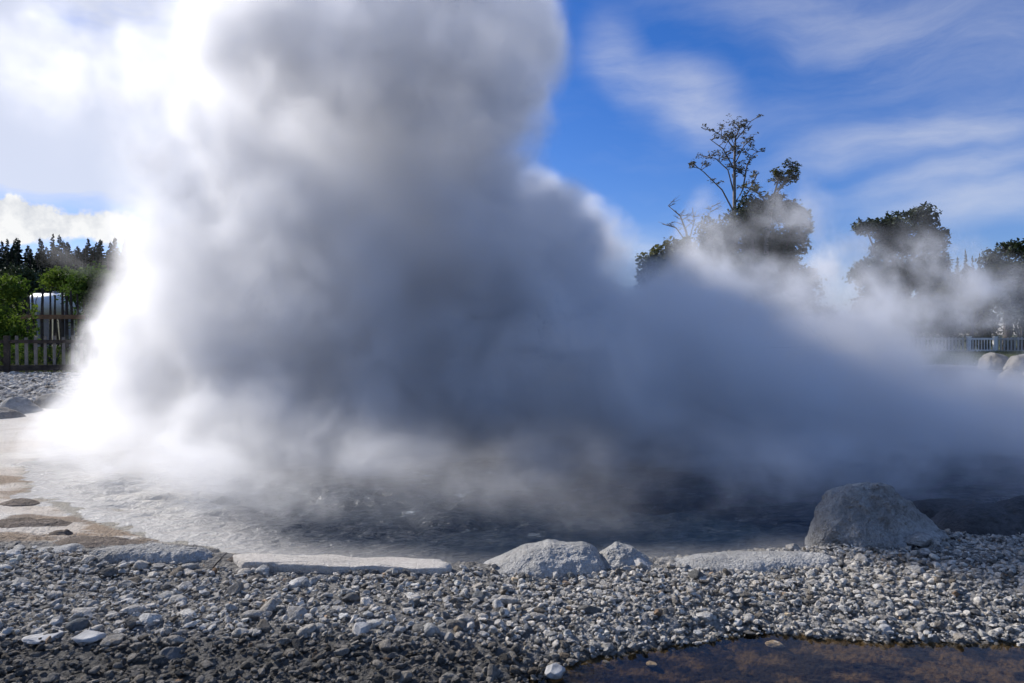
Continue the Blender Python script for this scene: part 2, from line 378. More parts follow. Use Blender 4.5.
Pb, Sb = pos[2], sizes[2]; Vb, Fb, ib = scatter(Pb, Sb, var2, r0, .6); cb = stone_col(len(Pb), r0, Pb[:, 1], Pb[:, 0])[ib]
me = mesh_np('gravel', np.concatenate([Va, Vb]), np.concatenate([Fa, Fb+len(Va)]), gm, False, np.concatenate([ca, cb]))
tag(ob('gravel', me), 'loose grey silica gravel covering the bank in front of the hot pool', 'gravel', kind='stuff')
# left shore gravel below the fence
r1 = np.random.default_rng(22); n = 5200
y = r1.uniform(15.6, 20.6, n); x = -y*r1.uniform(.45, .80, n); k = pool_sd(x, y) > .9+.6*fbm2(x, y, .6, 2); x, y = x[k], y[k]
s = r1.uniform(.035, .10, len(x)); S = np.stack([s*r1.uniform(.8, 1.4, len(x)), s, s*r1.uniform(.4, .8, len(x))], 1)
V, Fc, ii = scatter(np.stack([x, y, H(x, y)+s*.3], 1), S, var2, r1, .5)
me = mesh_np('shore_gravel', V, Fc, gm, False, stone_col(len(x), r1)[ii])
tag(ob('shore_gravel', me), 'coarse grey gravel on the far shore below the dark picket fence', 'gravel', kind='stuff')

def big_rock(name, label, cat, mat, loc, dims, seed, prof=None, k=5, planes=10, cut=(.7, .98), amp=.07, fs=2., rz=0., group=None, rough_=.012, skirt=0):
    V, Fc = rock_shape(k, seed, planes, cut, amp, fs)
    V = V*np.array(dims)/2
    if prof is not None: V = prof(V, np.array(dims)/2)
    V = V+rough_*fbm(V*9+seed, 4, .65)[:, None]*(V/np.linalg.norm(V, axis=1)[:, None])
    c_, s_ = math.cos(rz), math.sin(rz); V = V@np.array([[c_, s_, 0], [-s_, c_, 0], [0, 0, 1]])
    me = mesh_np(name, V, Fc, mat, True)
    o = ob(name, me, loc=loc); tag(o, label, cat, group); return o
# large rounded boulder at the right
def poly_rock(name, label, cat, mat, outline, Y0, depth, seed, zbot=-.1, amp=.02, fs=5., lean=.25, group=None, n_d=40, n_u=90, power=.6):
    """rock whose skyline follows an outline of (px, py) tops; real depth with a rounded ridge"""
    o_ = np.array(outline, float); xs = (o_[:, 0]-512)/F_PX*Y0; zs = CAMZ-(o_[:, 1]-HOR)/F_PX*Y0
    u = np.linspace(0, 1, n_u); x = np.interp(u, np.linspace(0, 1, 200), np.interp(np.linspace(0, 1, 200), (xs-xs[0])/(xs[-1]-xs[0]), xs))
    zt = np.interp(x, xs, zs)
    ker = np.array([1, 2, 3, 2, 1.])/9; zt = np.convolve(np.pad(zt, 2, mode='edge'), ker, 'valid')
    xc = (xs[0]+xs[-1])/2; hw = (xs[-1]-xs[0])/2
    half = depth/2*np.sqrt(np.clip(1-((x-xc)/hw)**2, 0, 1))**.7+.01
    v = np.linspace(-1, 1, n_d)
    V = []
    for vv in v:
        hh = (1-abs(vv)**2.4)**power if abs(vv) < 1 else 0
        yy = vv*half+lean*depth*0
        zz = zbot+(zt-zbot)*hh
        V.append(np.stack([xc+(x-xc)*(1+.02*0*vv), Y0+yy, zz], 1))
    V = np.array(V); P = V.reshape(-1, 3)
    top = np.clip((P[:, 2]-zbot)/.1, 0, 1)
    P = P+np.stack([amp*fbm(P*fs+seed, 5, .6)*top, amp*1.6*fbm(P*fs+seed+40, 5, .6)*top, amp*.9*(fbm(P*fs*1.2+seed+80, 5, .65))*top], 1)
    idx = np.arange(n_d*n_u).reshape(n_d, n_u)
    Fq = np.stack([idx[:-1, :-1], idx[:-1, 1:], idx[1:, 1:], idx[1:, :-1]], -1).reshape(-1, 4)
    # bottom
    Fb = np.stack([idx[0, :-1], idx[-1, :-1], idx[-1, 1:], idx[0, 1:]], -1)
    P = P+(np.array([.5, -1, .6])*(amp*.30*fbm(P*22+seed, 4, .65)+amp*.22*(1-2*np.abs(fbm(P*14+seed+9, 3))))[:, None])*top[:, None]
    rg = (1-np.abs(fbm(P*fs*.8+seed+7, 4, .5))*2.4)*amp*.9*top; P = P+np.stack([0*rg, -rg*.8, rg*.35], 1)
    c = np.array([xc, Y0, 0]); me = mesh_np(name, P-c, np.concatenate([Fq, Fb]), mat, True)
    o = ob(name, me, loc=c); tag(o, label, cat, group); return o

poly_rock('boulder', 'big rounded grey boulder at the right end of the gravel bank', 'boulder', M['boulder'],
          [(809, 556), (812, 532), (819, 513), (832, 494), (846, 487), (868, 488), (886, 486), (898, 494), (912, 507), (926, 520), (938, 534), (944, 556)], 5.2, .62, 11, -.05, .05, 4.0, power=.6, n_d=190, n_u=240)
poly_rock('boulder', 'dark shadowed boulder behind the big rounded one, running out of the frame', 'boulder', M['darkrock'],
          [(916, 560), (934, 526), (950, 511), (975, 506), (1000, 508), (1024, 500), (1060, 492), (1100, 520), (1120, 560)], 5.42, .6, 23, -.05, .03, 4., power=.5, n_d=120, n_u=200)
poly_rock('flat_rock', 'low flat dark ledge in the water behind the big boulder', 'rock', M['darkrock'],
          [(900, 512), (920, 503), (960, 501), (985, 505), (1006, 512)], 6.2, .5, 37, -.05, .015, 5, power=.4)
poly_rock('silica_mound', 'wide pale knobbly silica mound in the middle of the pool edge', 'mound', M['mound'],
          [(462, 590), (478, 572), (500, 561), (526, 549), (548, 544), (565, 546), (582, 545), (594, 550), (602, 560), (610, 576), (616, 592)], 4.72, .6, 41, -.02, .02, 7., power=.75, n_d=190, n_u=240)
poly_rock('silica_mound', 'small peaked silica mound touching the wide one on its right side', 'mound', M['mound'],
          [(588, 588), (597, 560), (606, 550), (616, 545), (630, 550), (645, 557), (657, 565), (662, 580), (666, 590)], 4.78, .42, 47, -.02, .022, 8., power=.8, n_d=150, n_u=190)
poly_rock('stone_slab', 'low flat-topped silica slab between the small mound and the big boulder', 'slab', M['mound'],
          [(655, 588), (662, 572), (674, 563), (700, 558), (740, 556), (790, 555), (825, 555), (836, 560), (842, 575)], 4.70, .36, 53, -.02, .012, 8., power=.3, n_d=110, n_u=260)
poly_rock('long_rock', 'long low grey rock on the left of the gravel bank beside the white terrace', 'rock', M['boulder'],
          [(84, 562), (96, 550), (120, 547), (150, 546), (180, 548), (198, 550), (208, 556), (220, 568), (226, 572)], 4.88, .30, 59, -.02, .018, 7., power=.45, n_d=110, n_u=240)
poly_rock('low_rock', 'low sloping grey ledge at the left edge above the gravel', 'rock', M['mound'],
          [(-60, 560), (-20, 550), (20, 551), (50, 549), (72, 545), (92, 556)], 5.08, .26, 61, -.02, .014, 7., power=.5)
# flat cream slab: a real plate with broken edges
def plate(name, label, corners, z0, th, mat, seed):
    c = np.array(corners); n = 160; m_ = len(c); cx, cy = c.mean(0)
    t = np.linspace(0, m_, n, endpoint=False); i = t.astype(int); f = t-i
    E_ = c[i]*(1-f)[:, None]+c[(i+1) % m_]*f[:, None]; E_ = E_+.034*np.stack([fbm2(E_[:, 0], E_[:, 1], 6, 4, seed), fbm2(E_[:, 0], E_[:, 1], 6, 4, seed+5)], 1)
    V = []; rings = [(1., -th), (1.01, -th*.6), (1.005, -th*.2), (.985, 0), (.9, .003), (.75, .004), (.5, .004), (.25, .005), (.02, .005)]
    for s, dz in rings:
        ring = np.array([cx, cy])+(E_-[cx, cy])*s; zz = z0+dz+.014*fbm2(ring[:, 0], ring[:, 1], 5, 5, seed+9, .6)
        V.append(np.stack([ring[:, 0], ring[:, 1], zz], 1))
    V = np.concatenate(V); Q = []
    for a_ in range(len(rings)-1):
        for j in range(n): Q.append((a_*n+j, a_*n+(j+1) % n, (a_+1)*n+(j+1) % n, (a_+1)*n+j))
    me = mesh_np(name, V-[cx, cy, 0], Q, mat, True); return tag(ob(name, me, loc=(cx, cy, 0)), label, 'slab')
plate('stone_slab', 'long flat cream slab with a broken edge lying on the gravel beside the water',
      [(-1.84, 4.80), (-1.68, 4.63), (-1.2, 4.55), (-.8, 4.52), (-.39, 4.50), (-.385, 4.60), (-.46, 4.68), (-1.1, 4.76)], .075, .11, M['slab'], 3.)
# distinct cobbles
def cobble(px, py, Y0, w, h, mat, label, seed, d=None):
    p_ = at(px, py, Y0); return big_rock('stone', label, 'stone', mat, p_, (w, d or w*.8, h), seed, k=5, planes=12, cut=(.6, .92), amp=.05, rough_=.006)
cobble(171, 657, 3.42, .125, .09, M['darkstone'], 'dark rounded cobble alone in the brown rubble at the lower left', 301)
cobble(88, 638, 3.55, .15, .06, M['stone'], 'flat angular grey stone in the row above the dark rubble, lower left', 302)
cobble(42, 638, 3.58, .19, .035, M['stone'], 'thin flat paving-like stone near the left edge of the gravel', 303)
cobble(360, 632, 3.62, .11, .085, M['stone'], 'angular block of grey stone in the middle of the gravel below the cream slab', 304)
cobble(126, 604, 4.05, .10, .05, M['stone'], 'pale flat-topped stone in the gravel below the long grey rock', 305)
cobble(371, 581, 4.42, .075, .05, M['brownstone'], 'small tan stone at the front edge of the cream slab', 306)
cobble(444, 584, 4.42, .07, .035, M['brownstone'], 'tan chip of stone at the right end of the cream slab', 307)
cobble(886, 631, 3.80, .07, .065, M['stone'], 'round grey stone sitting at the edge of the brown puddle', 308)
cobble(555, 672, 3.35, .10, .075, M['stone'], 'pale lump of silica overhanging the dark puddle edge', 309)
cobble(920, 540, 4.86, .17, .12, M['boulder'], 'knobbly grey lump in front of the big boulder at the crest of the bank', 310)
cobble(497, 566, 5.15, .12, .09, M['darkstone'], 'black wet rock in the water at the left foot of the wide silica mound', 311)
cobble(470, 572, 5.10, .16, .06, M['darkstone'], 'low dark wet rock in the water between cream slab and wide mound', 312)
cobble(385, 563, 5.02, .10, .03, M['brownstone'], 'low dark brown rock just behind the cream slab', 313)
cobble(640, 566, 4.62, .10, .08, M['stone'], 'angular grey stone leaning on the small peaked mound', 314)
# brown crusts on the left terrace
for (px, py, w, d, s, lab) in ((18, 500, .34, .30, 71, 'dark brown crust patch on the white terrace at the left edge'), (30, 521, .66, .30, 72, 'long brown crust patch in the middle of the white terrace'),
                          (60, 531, .2, .12, 74, 'small dark crust island on the white terrace next to the water'), (100, 540, .9, .3, 73, 'wide grey-brown crust ridge between white terrace and long grey rock'), (250, 560, .5, .12, 75, 'narrow brown crust strip behind the left end of the cream slab')):
    Yc = 1.46*F_PX/(py-HOR); p_ = at(px, py, Yc); n_ = 70
    u, v = np.meshgrid(np.linspace(-1, 1, n_), np.linspace(-1, 1, n_)); x = u*w/2*1.3; y = v*d/2*1.3
    rr = np.sqrt(u**2+v**2)*1.3+.45*fbm2(x, y, 5, 4, s); hgt = .024*sst(1., .55, rr)*(.6+.8*np.clip(1-np.abs(fbm2(x, y, 14, 4, s+4)), 0, 1)-.25)-.02*sst(.9, 1.1, rr)
    zz = hgt+H(x+p_[0], y+Yc)*1+.003; V = np.stack([x, y, zz], -1).reshape(-1, 3); idx = np.arange(n_*n_).reshape(n_, n_)
    Fq = np.stack([idx[:-1, :-1], idx[:-1, 1:], idx[1:, 1:], idx[1:, :-1]], -1).reshape(-1, 4); kk = (rr < 1.25).ravel()[Fq].all(1)
    us, inv = np.unique(Fq[kk], return_inverse=True)
    tag(ob('crust_patch', mesh_np('crust_patch', V[us], inv.reshape(-1, 4), M['crust'], False), loc=(p_[0], Yc, 0)), lab, 'crust')
# far left shore rocks
poly_rock('shore_rock', 'pointed grey rock on the far left shore below the gravel', 'rock', M['boulder'], [(-2, 412), (8, 400), (17, 396), (26, 402), (38, 411)], 14.2, .8, 81, .02, .03, 3., power=.8)
poly_rock('shore_rock', 'pale rounded rock at the left edge in front of the pointed grey one', 'rock', M['palerock'], [(-30, 424), (-12, 408), (0, 407), (12, 412), (22, 421)], 13.2, .8, 82, .0, .03, 3., power=.8)
poly_rock('shore_rock', 'low pale ledge on the far shore gravel right of the pointed rock', 'rock', M['palerock'], [(34, 407), (42, 396), (55, 393), (68, 395), (86, 403), (92, 408)], 15.2, .7, 83, .02, .03, 3., power=.6)
# right far rocks
poly_rock('bank_rock', 'pale rock on the grass bank in front of the white fence gate', 'rock', M['palerock'], [(980, 368), (984, 357), (992, 353), (1003, 355), (1012, 366)], 31, 1.2, 84, .05, .06, 1.5, power=.6)
poly_rock('bank_rock', 'pale rock at the right edge in front of the white pickets', 'rock', M['palerock'], [(1006, 366), (1013, 356), (1024, 354), (1040, 356), (1050, 368)], 30, 1.2, 85, .05, .06, 1.5, power=.6)
poly_rock('bank_rock', 'tall split pale rock at the water edge on the far right', 'rock', M['palerock'], [(998, 392), (1002, 374), (1009, 369), (1016, 372), (1022, 380), (1027, 392)], 20, .7, 86, -.1, .06, 2.5, power=.5)
poly_rock('bank_rock', 'rounded grey rock right of the split one at the frame edge', 'rock', M['palerock'], [(1018, 390), (1024, 372), (1034, 368), (1050, 372), (1060, 390)], 20.3, .7, 87, -.1, .06, 2.5, power=.5)
poly_rock('bank_rock', 'low stone kerb of the far right bank below the grass', 'rock', M['palerock'], [(905, 372), (915, 366), (945, 365), (975, 366), (988, 371)], 31.5, .8, 88, -.05, .04, 1.5, power=.5)
# twig
mb = MB(); a_ = at(207, 575, 4.66); b_ = at(226, 553, 4.70); mb.tube([a_-a_, (b_-a_)*.5+[0, 0, .006], b_-a_], [.006, .005, .0025], 6)
mb.tube([(b_-a_)*.55, (b_-a_)*.7+[.02, 0, .012]], [.002, .001], 6)
tag(ob('twig', mb.me('twig', M['twig'], True), loc=a_), 'thin dry twig sticking up between the long rock and the cream slab', 'twig')

# ------------------------------------------------------------------ fences
def fence(name, label, p0, p1, height, spacing, pw, mats, post_every=8, rails=(.18, .86), post_h=1.04, drop=0., start_post=0, rail_h=.09, bot_h=None):
    p0 = np.array(p0, float); p1 = np.array(p1, float); L = np.linalg.norm(p1[:2]-p0[:2]); d = (p1-p0)/L; rz = math.atan2(d[1], d[0])
    root = empty(name, p0); tag(root, label, 'fence'); n = int(L/spacing); r = np.random.default_rng(5)
    nrm = np.array([-math.sin(rz), math.cos(rz), 0])
    for i in range(n+1):
        c = d*i*spacing
        if (i-start_post) % post_every == 0:
            mb = MB(); mb.box((0, 0, height*post_h/2-.05), (pw*1.7, pw*1.7, height*post_h+.1), rz); o = ob('post', mb.me('post', mats[1]), root, c-nrm*.05)
        else:
            h_ = height*r.uniform(.97, 1.03); mb = MB(); mb.box((0, 0, (h_-drop)/2+drop), (pw*r.uniform(.9, 1.1), .025, h_-drop), rz+r.normal(0, .02)); o = ob('picket', mb.me('picket', mats[0]), root, c)
            o.rotation_euler = (0, r.normal(0, .006), 0)
    for q, hz in enumerate(rails):
        rh = rail_h if q or bot_h is None else bot_h
        mb = MB(); e = d*n*spacing; mid = e/2-nrm*.045; ln = L
        mb.box((0, 0, 0), (ln, .05, rh), rz); o = ob('rail', mb.me('rail', mats[2]), root, mid+[0, 0, height*hz])
    return root
zg = float(H(np.array([-14.5]), np.array([20.5]))[0])
fence('picket_fence', 'weathered grey-brown picket fence on the left shore running into the steam', (at(-110, 0, 20.2)[0], 20.2, zg-.02), (at(205, 0, 22.2)[0], 22.2, zg+.02), 1.07, .235, .078,
      (M['wood_grey'], M['wood_dark'], M['wood_dark']), 9, (.16, .86), 1.02, .0, 3, .09, .16)
# stake fence behind
root = empty('stake_fence', (at(54, 0, 30)[0], 30, .7)); tag(root, 'rustic fence of uneven dark stakes with a brown rail before the white tank', 'fence')
r = np.random.default_rng(8)
for px, top, w in ((30, 297, .18), (34, 292, .12), (42, 288, .13), (50, 293, .10), (54.5, 295, .10), (62, 292, .12), (67, 296, .14), (72, 291, .12), (24, 296, .1), (78, 294, .1)):
    z = CAMZ+(HOR-top)/F_PX*30-.7; x = (px-54)/F_PX*30
    mb = MB(); mb.tube([(0, 0, -.2), (r.normal(0, .02), 0, z*.5), (r.normal(0, .03), 0, z)], [w*.5, w*.45, w*.32], 6); ob('stake', mb.me('stake', M['wood_dark']), root, (x, r.normal(0, .03), 0))
for zz, mt in ((CAMZ+(HOR-317)/F_PX*30-.7, 'wood_brown'), (.5, 'wood_dark')):
    mb = MB(); mb.box((0, 0, 0), (2.6, .08, .17)); ob('rail', mb.me('rail', M[mt]), root, (0, -.11, zz))
# tank
root = empty('storage_tank', (at(56, 0, 34)[0], 34, .8)); tag(root, 'white horizontal tank half hidden behind the stake fence', 'tank')
zc = CAMZ+(HOR-304)/F_PX*34-.8; mb = MB(); n = 28; L_ = .95; rr = .5
mb.tube([(-L_-.14, 0, 0), (-L_-.10, 0, 0), (-L_, 0, 0), (L_, 0, 0), (L_+.10, 0, 0), (L_+.14, 0, 0)], [rr*.45, rr*.8, rr, rr, rr*.8, rr*.45], n)
ob('shell', mb.me('shell', M['tank'], True), root, (0, 0, zc))
for s in (-.6, .6):
    mb = MB(); mb.box((0, 0, (zc-.3)/2-.1), (.12, .7, zc-.2+.2), 0); ob('support', mb.me('support', M['steel']), root, (s, 0, 0))
    mb = MB(); mb.tube([(s-.02, 0, zc), (s+.02, 0, zc)], [rr+.012, rr+.012], 28); ob('band', mb.me('band', M['steel'], True), root)
mb = MB(); mb.tube([(0, 0, zc+rr-.03), (0, 0, zc+rr+.08)], [.12, .12], 12); ob('hatch', mb.me('hatch', M['steel']), root)
# far right fence
zr = float(H(np.array([30.]), np.array([50.]))[0])
yF = 50; fz = CAMZ-(353-HOR)/F_PX*yF
def fx(px): return at(px, 0, yF)[0]
fence('picket_fence', 'distant pale picket fence left of the white gate on the far bank', (fx(876), yF, fz), (fx(965), yF, fz), 1.05, .235, .11, (M['fence_far'], M['fence_far'], M['fence_far']), 13, (.15, .9), 1.0)
fence('picket_fence', 'distant pale picket fence right of the white gate, running out of the frame', (fx(994), yF, fz), (fx(1075), yF, fz), 1.05, .235, .11, (M['fence_far'], M['fence_far'], M['fence_far']), 13, (.15, .9), 1.0)
g = empty('gate', (fx(967), yF-.2, fz)); tag(g, 'white gate with two stout posts in the distant picket fence', 'gate')
gw = fx(993)-fx(967)
for x in (0, gw):
    mb = MB(); mb.box((0, 0, .52), (.22, .2, 1.12)); mb.box((0, 0, 1.1), (.27, .25, .06)); ob('post', mb.me('post', M['white_paint']), g, (x, 0, 0))
for z in (.17, .96):
    mb = MB(); mb.box((0, 0, 0), (gw-.24, .06, .13)); ob('rail', mb.me('rail', M['white_paint']), g, (gw/2, 0, z))
for i in range(7):
    mb = MB(); mb.box((0, 0, .54), (.06, .03, .72)); ob('baluster', mb.me('baluster', M['white_paint']), g, (.3+i*(gw-.6)/6, .03, 0))

# ------------------------------------------------------------------ vegetation
def leaves(clumps, n_per, size, seed, flat=.0, shell=.55, asp=.6):
    r = np.random.default_rng(seed); Ps, Ss = [], []
    for (c, rad) in clumps:
        rad = np.array(rad)*np.ones(3); k = max(6, int(n_per*(rad[0]*rad[2])/1.0)); d = r.normal(size=(k, 3)); d /= np.linalg.norm(d, axis=1)[:, None]
        q = r.random(k)**(1/3.)*(1-shell)+shell*r.random(k)**.25; q *= 1+.25*r.normal(size=k)*.6
        Ps.append(np.array(c)+d*q[:, None]*rad)
    P = np.concatenate(Ps); k = len(P)
    n_ = r.normal(size=(k, 3)); n_[:, 2] = np.abs(n_[:, 2])+flat; n_ /= np.linalg.norm(n_, axis=1)[:, None]
    a = np.cross(n_, r.normal(size=(k, 3))); a /= np.linalg.norm(a, axis=1)[:, None]; b = np.cross(n_, a)
    s = size*r.uniform(.6, 1.4, k)[:, None]
    V = np.stack([P-a*s, P-b*s*asp*.8+n_*s*.15, P+a*s, P+b*s*asp*.8+n_*s*.15], 1).reshape(-1, 3)
    return V, np.arange(4*k).reshape(k, 4)
def bush(name, label, cat, loc, W, D, Ht, mat, seed, leaf=.06, n_per=500, group=None, zb=.0, stems=True, nc=26, bark='bark'):
    r = np.random.default_rng(seed); root = empty(name, loc); tag(root, label, cat, group); cl = []
    for i in range(nc):
        h_ = r.random()**.8; w_ = math.sqrt(max(.05, 1-(2*h_-.85)**2*.62)); a = r.uniform(0, 6.28); q = math.sqrt(r.random())*w_
        rr = r.uniform(.16, .3)*min(W, Ht)
        cl.append(((math.cos(a)*q*(W/2-rr*.7), math.sin(a)*q*(D/2-rr*.5), zb+rr*.6+h_*(Ht-zb-rr*1.4)), (rr, rr, rr*.75)))
    V, Fq = leaves(cl, n_per, leaf, seed+1); ob('crown', mesh_np('crown', V, Fq, mat), root)
    if stems:
        mb = MB()
        for i in range(7):
            c_ = np.array(cl[r.integers(nc)][0]); b0 = np.array([r.normal(0, W*.05), r.normal(0, D*.05), -.1]); mid = (b0+c_)/2+[0, 0, Ht*.08]
            mb.tube([b0, mid, c_], [W*.02+.02, W*.012+.012, .01], 6)
        ob('trunk', mb.me('trunk', M[bark], True), root)
    return root
def gz(x, y): return float(H(np.array([x]), np.array([y]))[0])
def bushp(name, label, cat, pxc, Y0, wpx, top, mat, seed, D=None, **k):
    x = at(pxc, 0, Y0)[0]; z0 = gz(x, Y0); W = wpx/F_PX*Y0; zt = CAMZ+(HOR-top)/F_PX*Y0
    return bush(name, label, cat, (x, Y0, z0), W, D or W*.8, zt-z0, mat, seed, **k)
bushp('shrub', 'leafy bright green shrub at the left edge behind the picket fence', 'shrub', 8, 25, 58, 272, M['leaf_fresh'], 501, leaf=.075, n_per=520, nc=34)
bushp('small_tree', 'leafy green tree overhanging the white tank, its right side lost in steam', 'tree', 92, 31.5, 66, 262, M['leaf_mid'], 502, leaf=.085, n_per=480, nc=34, zb=.3)
bushp('shrub', 'fresh green upper shrub behind the stake fence, above the tank', 'shrub', 62, 37, 46, 266, M['leaf_fresh'], 503, leaf=.09, n_per=420, nc=24, zb=2.9)
bushp('shrub', 'low dark shrub right behind the left end of the picket fence', 'shrub', 12, 22.6, 50, 338, M['leaf_mid'], 504, leaf=.05, n_per=700, nc=20)
bushp('shrub', 'low yellowish green shrub behind the middle of the left picket fence', 'shrub', 50, 23.2, 46, 343, M['leaf_fresh'], 505, leaf=.05, n_per=500, nc=14)
bushp('shrub', 'dark round shrub behind the right end of the left picket fence', 'shrub', 88, 24, 40, 318, M['leaf_dark'], 506, leaf=.05, n_per=700, nc=22)
bushp('shrub', 'tall dark evergreen bush beyond the tank at the left', 'shrub', 20, 42, 70, 262, M['leaf_dark'], 507, leaf=.11, n_per=330, nc=26)
bushp('shrub', 'wide dark thicket behind the leafy tree near the steam edge', 'shrub', 120, 44, 110, 266, M['leaf_dark'], 508, leaf=.11, n_per=300, nc=34)
# conifers
def conifer_mesh(seed, h=16.):
    r = np.random.default_rng(seed); V = []; n = 0; w = r.uniform(2.0, 2.9); t = MB()
    t.tube([(0, 0, -1), (0, 0, h*.5), (0, 0, h)], [.22, .13, .02], 6)
    zs = np.arange(h*.06, h*.985, .34); Pv = []
    for z in zs:
        f = 1-z/h; k = int(5+7*f); R_ = w*(f**.8)*r.uniform(.7, 1.15)+.08
        for a in r.uniform(0, 6.28, k):
            L_ = R_*r.uniform(.55, 1.15); dirv = np.array([math.cos(a), math.sin(a), 0]); side = np.array([-dirv[1], dirv[0], 0])
            b = np.array([0, 0, z+r.uniform(-.15, .15)]); up = .25*(1-f)
            tip = b+dirv*L_+[0, 0, L_*(up-.18)]; mid = b+dirv*L_*.55+[0, 0, L_*(up*.5+.02)]; ww = .13+.2*L_*.5
            Pv += [b, mid-side*ww+[0, 0, -.1], tip, mid+side*ww+[0, 0, -.12]]
            Pv += [b+[0, 0, .02], mid+[0, 0, .16], tip, mid+[0, 0, -.22]]
    V = np.array(Pv); return mesh_np('crown', V, np.arange(len(V)).reshape(-1, 4), M['needle']), t.me('trunk', M['bark'])
con = [conifer_mesh(600+i) for i in range(6)]
def conifer(x, y, z, s, sw, v, rz, label, group):
    e = empty('conifer', (x, y, z), rz); e.scale = (s*sw, s*sw, s); tag(e, label, 'conifer', group)
    ob('crown', con[v][0], e); ob('trunk', con[v][1], e)
r = np.random.default_rng(31)
for row, (Y0, topm, n) in enumerate(((154, 241, 58), (150, 248, 56), (144, 253, 50), (134, 258, 40), (122, 270, 32))):
    for i in range(n):
        px = -70+(330)*(i+r.uniform(.1, .9))/n; x = at(px, 0, Y0)[0]; z0 = gz(x, Y0)-.3
        top = topm+r.normal(0, 2.5)-(r.random() < .25)*5+(sst(100, 190, px)*12)
        zt = CAMZ+(HOR-top)/F_PX*Y0; s = (zt-z0)/16
        conifer(x, Y0+r.uniform(-3, 3), z0, s, r.uniform(1.2, 1.7) if row == 0 else r.uniform(1.7, 2.4), int(r.integers(6)), r.uniform(0, 6.28),
                'dark conifer of the plantation on the hill behind the left shore', 'conifers of the hill plantation')
for i, (px, top) in enumerate(((932, 262), (941, 258), (948, 252), (957, 256), (965, 249), (972, 255), (979, 252), (988, 256))):
    Y0 = 110; x = at(px, 0, Y0)[0]; z0 = gz(x, Y0); conifer(x, Y0, z0, (CAMZ+(HOR-top)/F_PX*Y0-z0)/16, .8, i % 6, i*1.3, 'small far conifer beyond the olive bush on the right skyline', 'far conifers on the right skyline')
# broad trees on the right
def broad(name, label, pxc, Y0, clumps_px, mat, seed, leaf=.16, n_per=150, bark='bark', trunk_px=None, trunk_r=.35):
    x0 = at(pxc, 0, Y0)[0]; z0 = gz(x0, Y0); root = empty(name, (x0, Y0, z0)); tag(root, label, 'tree'); r = np.random.default_rng(seed)
    cl = []; mb = MB(); m_ = Y0/F_PX
    th = max(CAMZ+(HOR-c[1])*m_-z0 for c in clumps_px)
    fork = np.array([0, 0, th*.32]); mb.tube([(0, 0, -.3), (0, 0, th*.15), fork], [trunk_r*1.25, trunk_r, trunk_r*.8], 9)
    for (px, py, rx, rz_) in clumps_px:
        c = np.array([(px-pxc)*m_, r.uniform(-1, 1)*rx*m_*.6, CAMZ+(HOR-py)*m_-z0]); Rx, Rz = rx*m_, rz_*m_
        mid = (fork+c)/2+[0, 0, -.05*th]; mb.tube([fork, mid, c], [trunk_r*.6, trunk_r*.35, .05], 7)
        k = int(12+rx*rz_/30)
        for i in range(k):
            d = r.normal(size=3); d /= np.linalg.norm(d); q = r.random()**.4; s = r.uniform(.26, .42)
            pc = c+d*q*np.array([Rx, Rx*.8, Rz])*(1-s*.6); cl.append((pc, (Rx*s+.15, Rx*s+.15, Rz*s*.8+.15)))
            mb.tube([c, (c+pc)/2+r.normal(0, .1, 3), pc], [.07, .045, .015], 5) if i % 2 == 0 else None
    V, Fq = leaves(cl, n_per, leaf, seed+1, .3); ob('crown', mesh_np('crown', V, Fq, mat), root)
    ob('trunk', mb.me('trunk', M[bark], True), root); return root
broad('evergreen_tree', 'olive-green evergreen at the left end of the right-hand trees, under bare branches', 672, 56,
      [(672, 256, 22, 22), (652, 266, 15, 18), (692, 258, 18, 26), (668, 290, 34, 26), (690, 310, 34, 26)], M['leaf_olive'], 701, leaf=.17, n_per=190)
broad('evergreen_tree', 'tallest dark evergreen, right of the olive one, with a sparse crown rising behind it', 762, 55,
      [(770, 212, 24, 20), (792, 222, 17, 20), (748, 222, 24, 26), (775, 250, 34, 30), (722, 250, 28, 40), (745, 290, 50, 36), (790, 295, 34, 34)], M['leaf_dark'], 703, leaf=.16, n_per=200)
broad('evergreen_tree', 'dark round-headed evergreen between the tallest tree and the olive bush', 902, 55,
      [(920, 219, 17, 15), (928, 238, 17, 16), (884, 226, 20, 15), (862, 228, 13, 10), (900, 244, 30, 22), (890, 278, 38, 26), (926, 280, 22, 32), (895, 312, 46, 24)], M['leaf_dark'], 705, leaf=.16, n_per=200)
broad('evergreen_tree', 'dark rounded tree at the right edge of the picture', 1008, 56,
      [(1010, 250, 13, 12), (994, 260, 13, 11), (1024, 256, 14, 17), (1005, 275, 26, 16), (1040, 280, 26, 30), (1012, 300, 30, 24)], M['leaf_dark'], 707, leaf=.15, n_per=200)
broad('olive_bush', 'yellow-olive bushy tree before the small far conifers', 972, 52,
      [(965, 280, 15, 14), (985, 276, 15, 13), (950, 292, 15, 14), (975, 300, 26, 16), (1000, 290, 16, 12)], M['leaf_olive'], 709, leaf=.12, n_per=170, trunk_r=.15)
for i, (px, top, w, mt, lb) in enumerate(((872, 300, 60, 'leaf_dark', 'dark hedge-like shrub behind the left end of the distant pale pickets'), (915, 296, 50, 'leaf_mid', 'green shrub behind the distant pickets under the round-headed evergreen'),
                                     (950, 300, 44, 'leaf_dark', 'dark shrub just left of the white gate, behind the pickets'), (985, 306, 44, 'leaf_olive', 'olive shrub right behind the white gate'), (1022, 304, 60, 'leaf_dark', 'dark shrub behind the pickets at the right frame edge'),
                                     (820, 300, 60, 'leaf_dark', 'dark shrub lost in steam between tallest and round-headed evergreen'))):
    bushp('shrub', lb, 'shrub', px, 53, w, top, M[mt], 720+i, leaf=.12, n_per=150, nc=24)

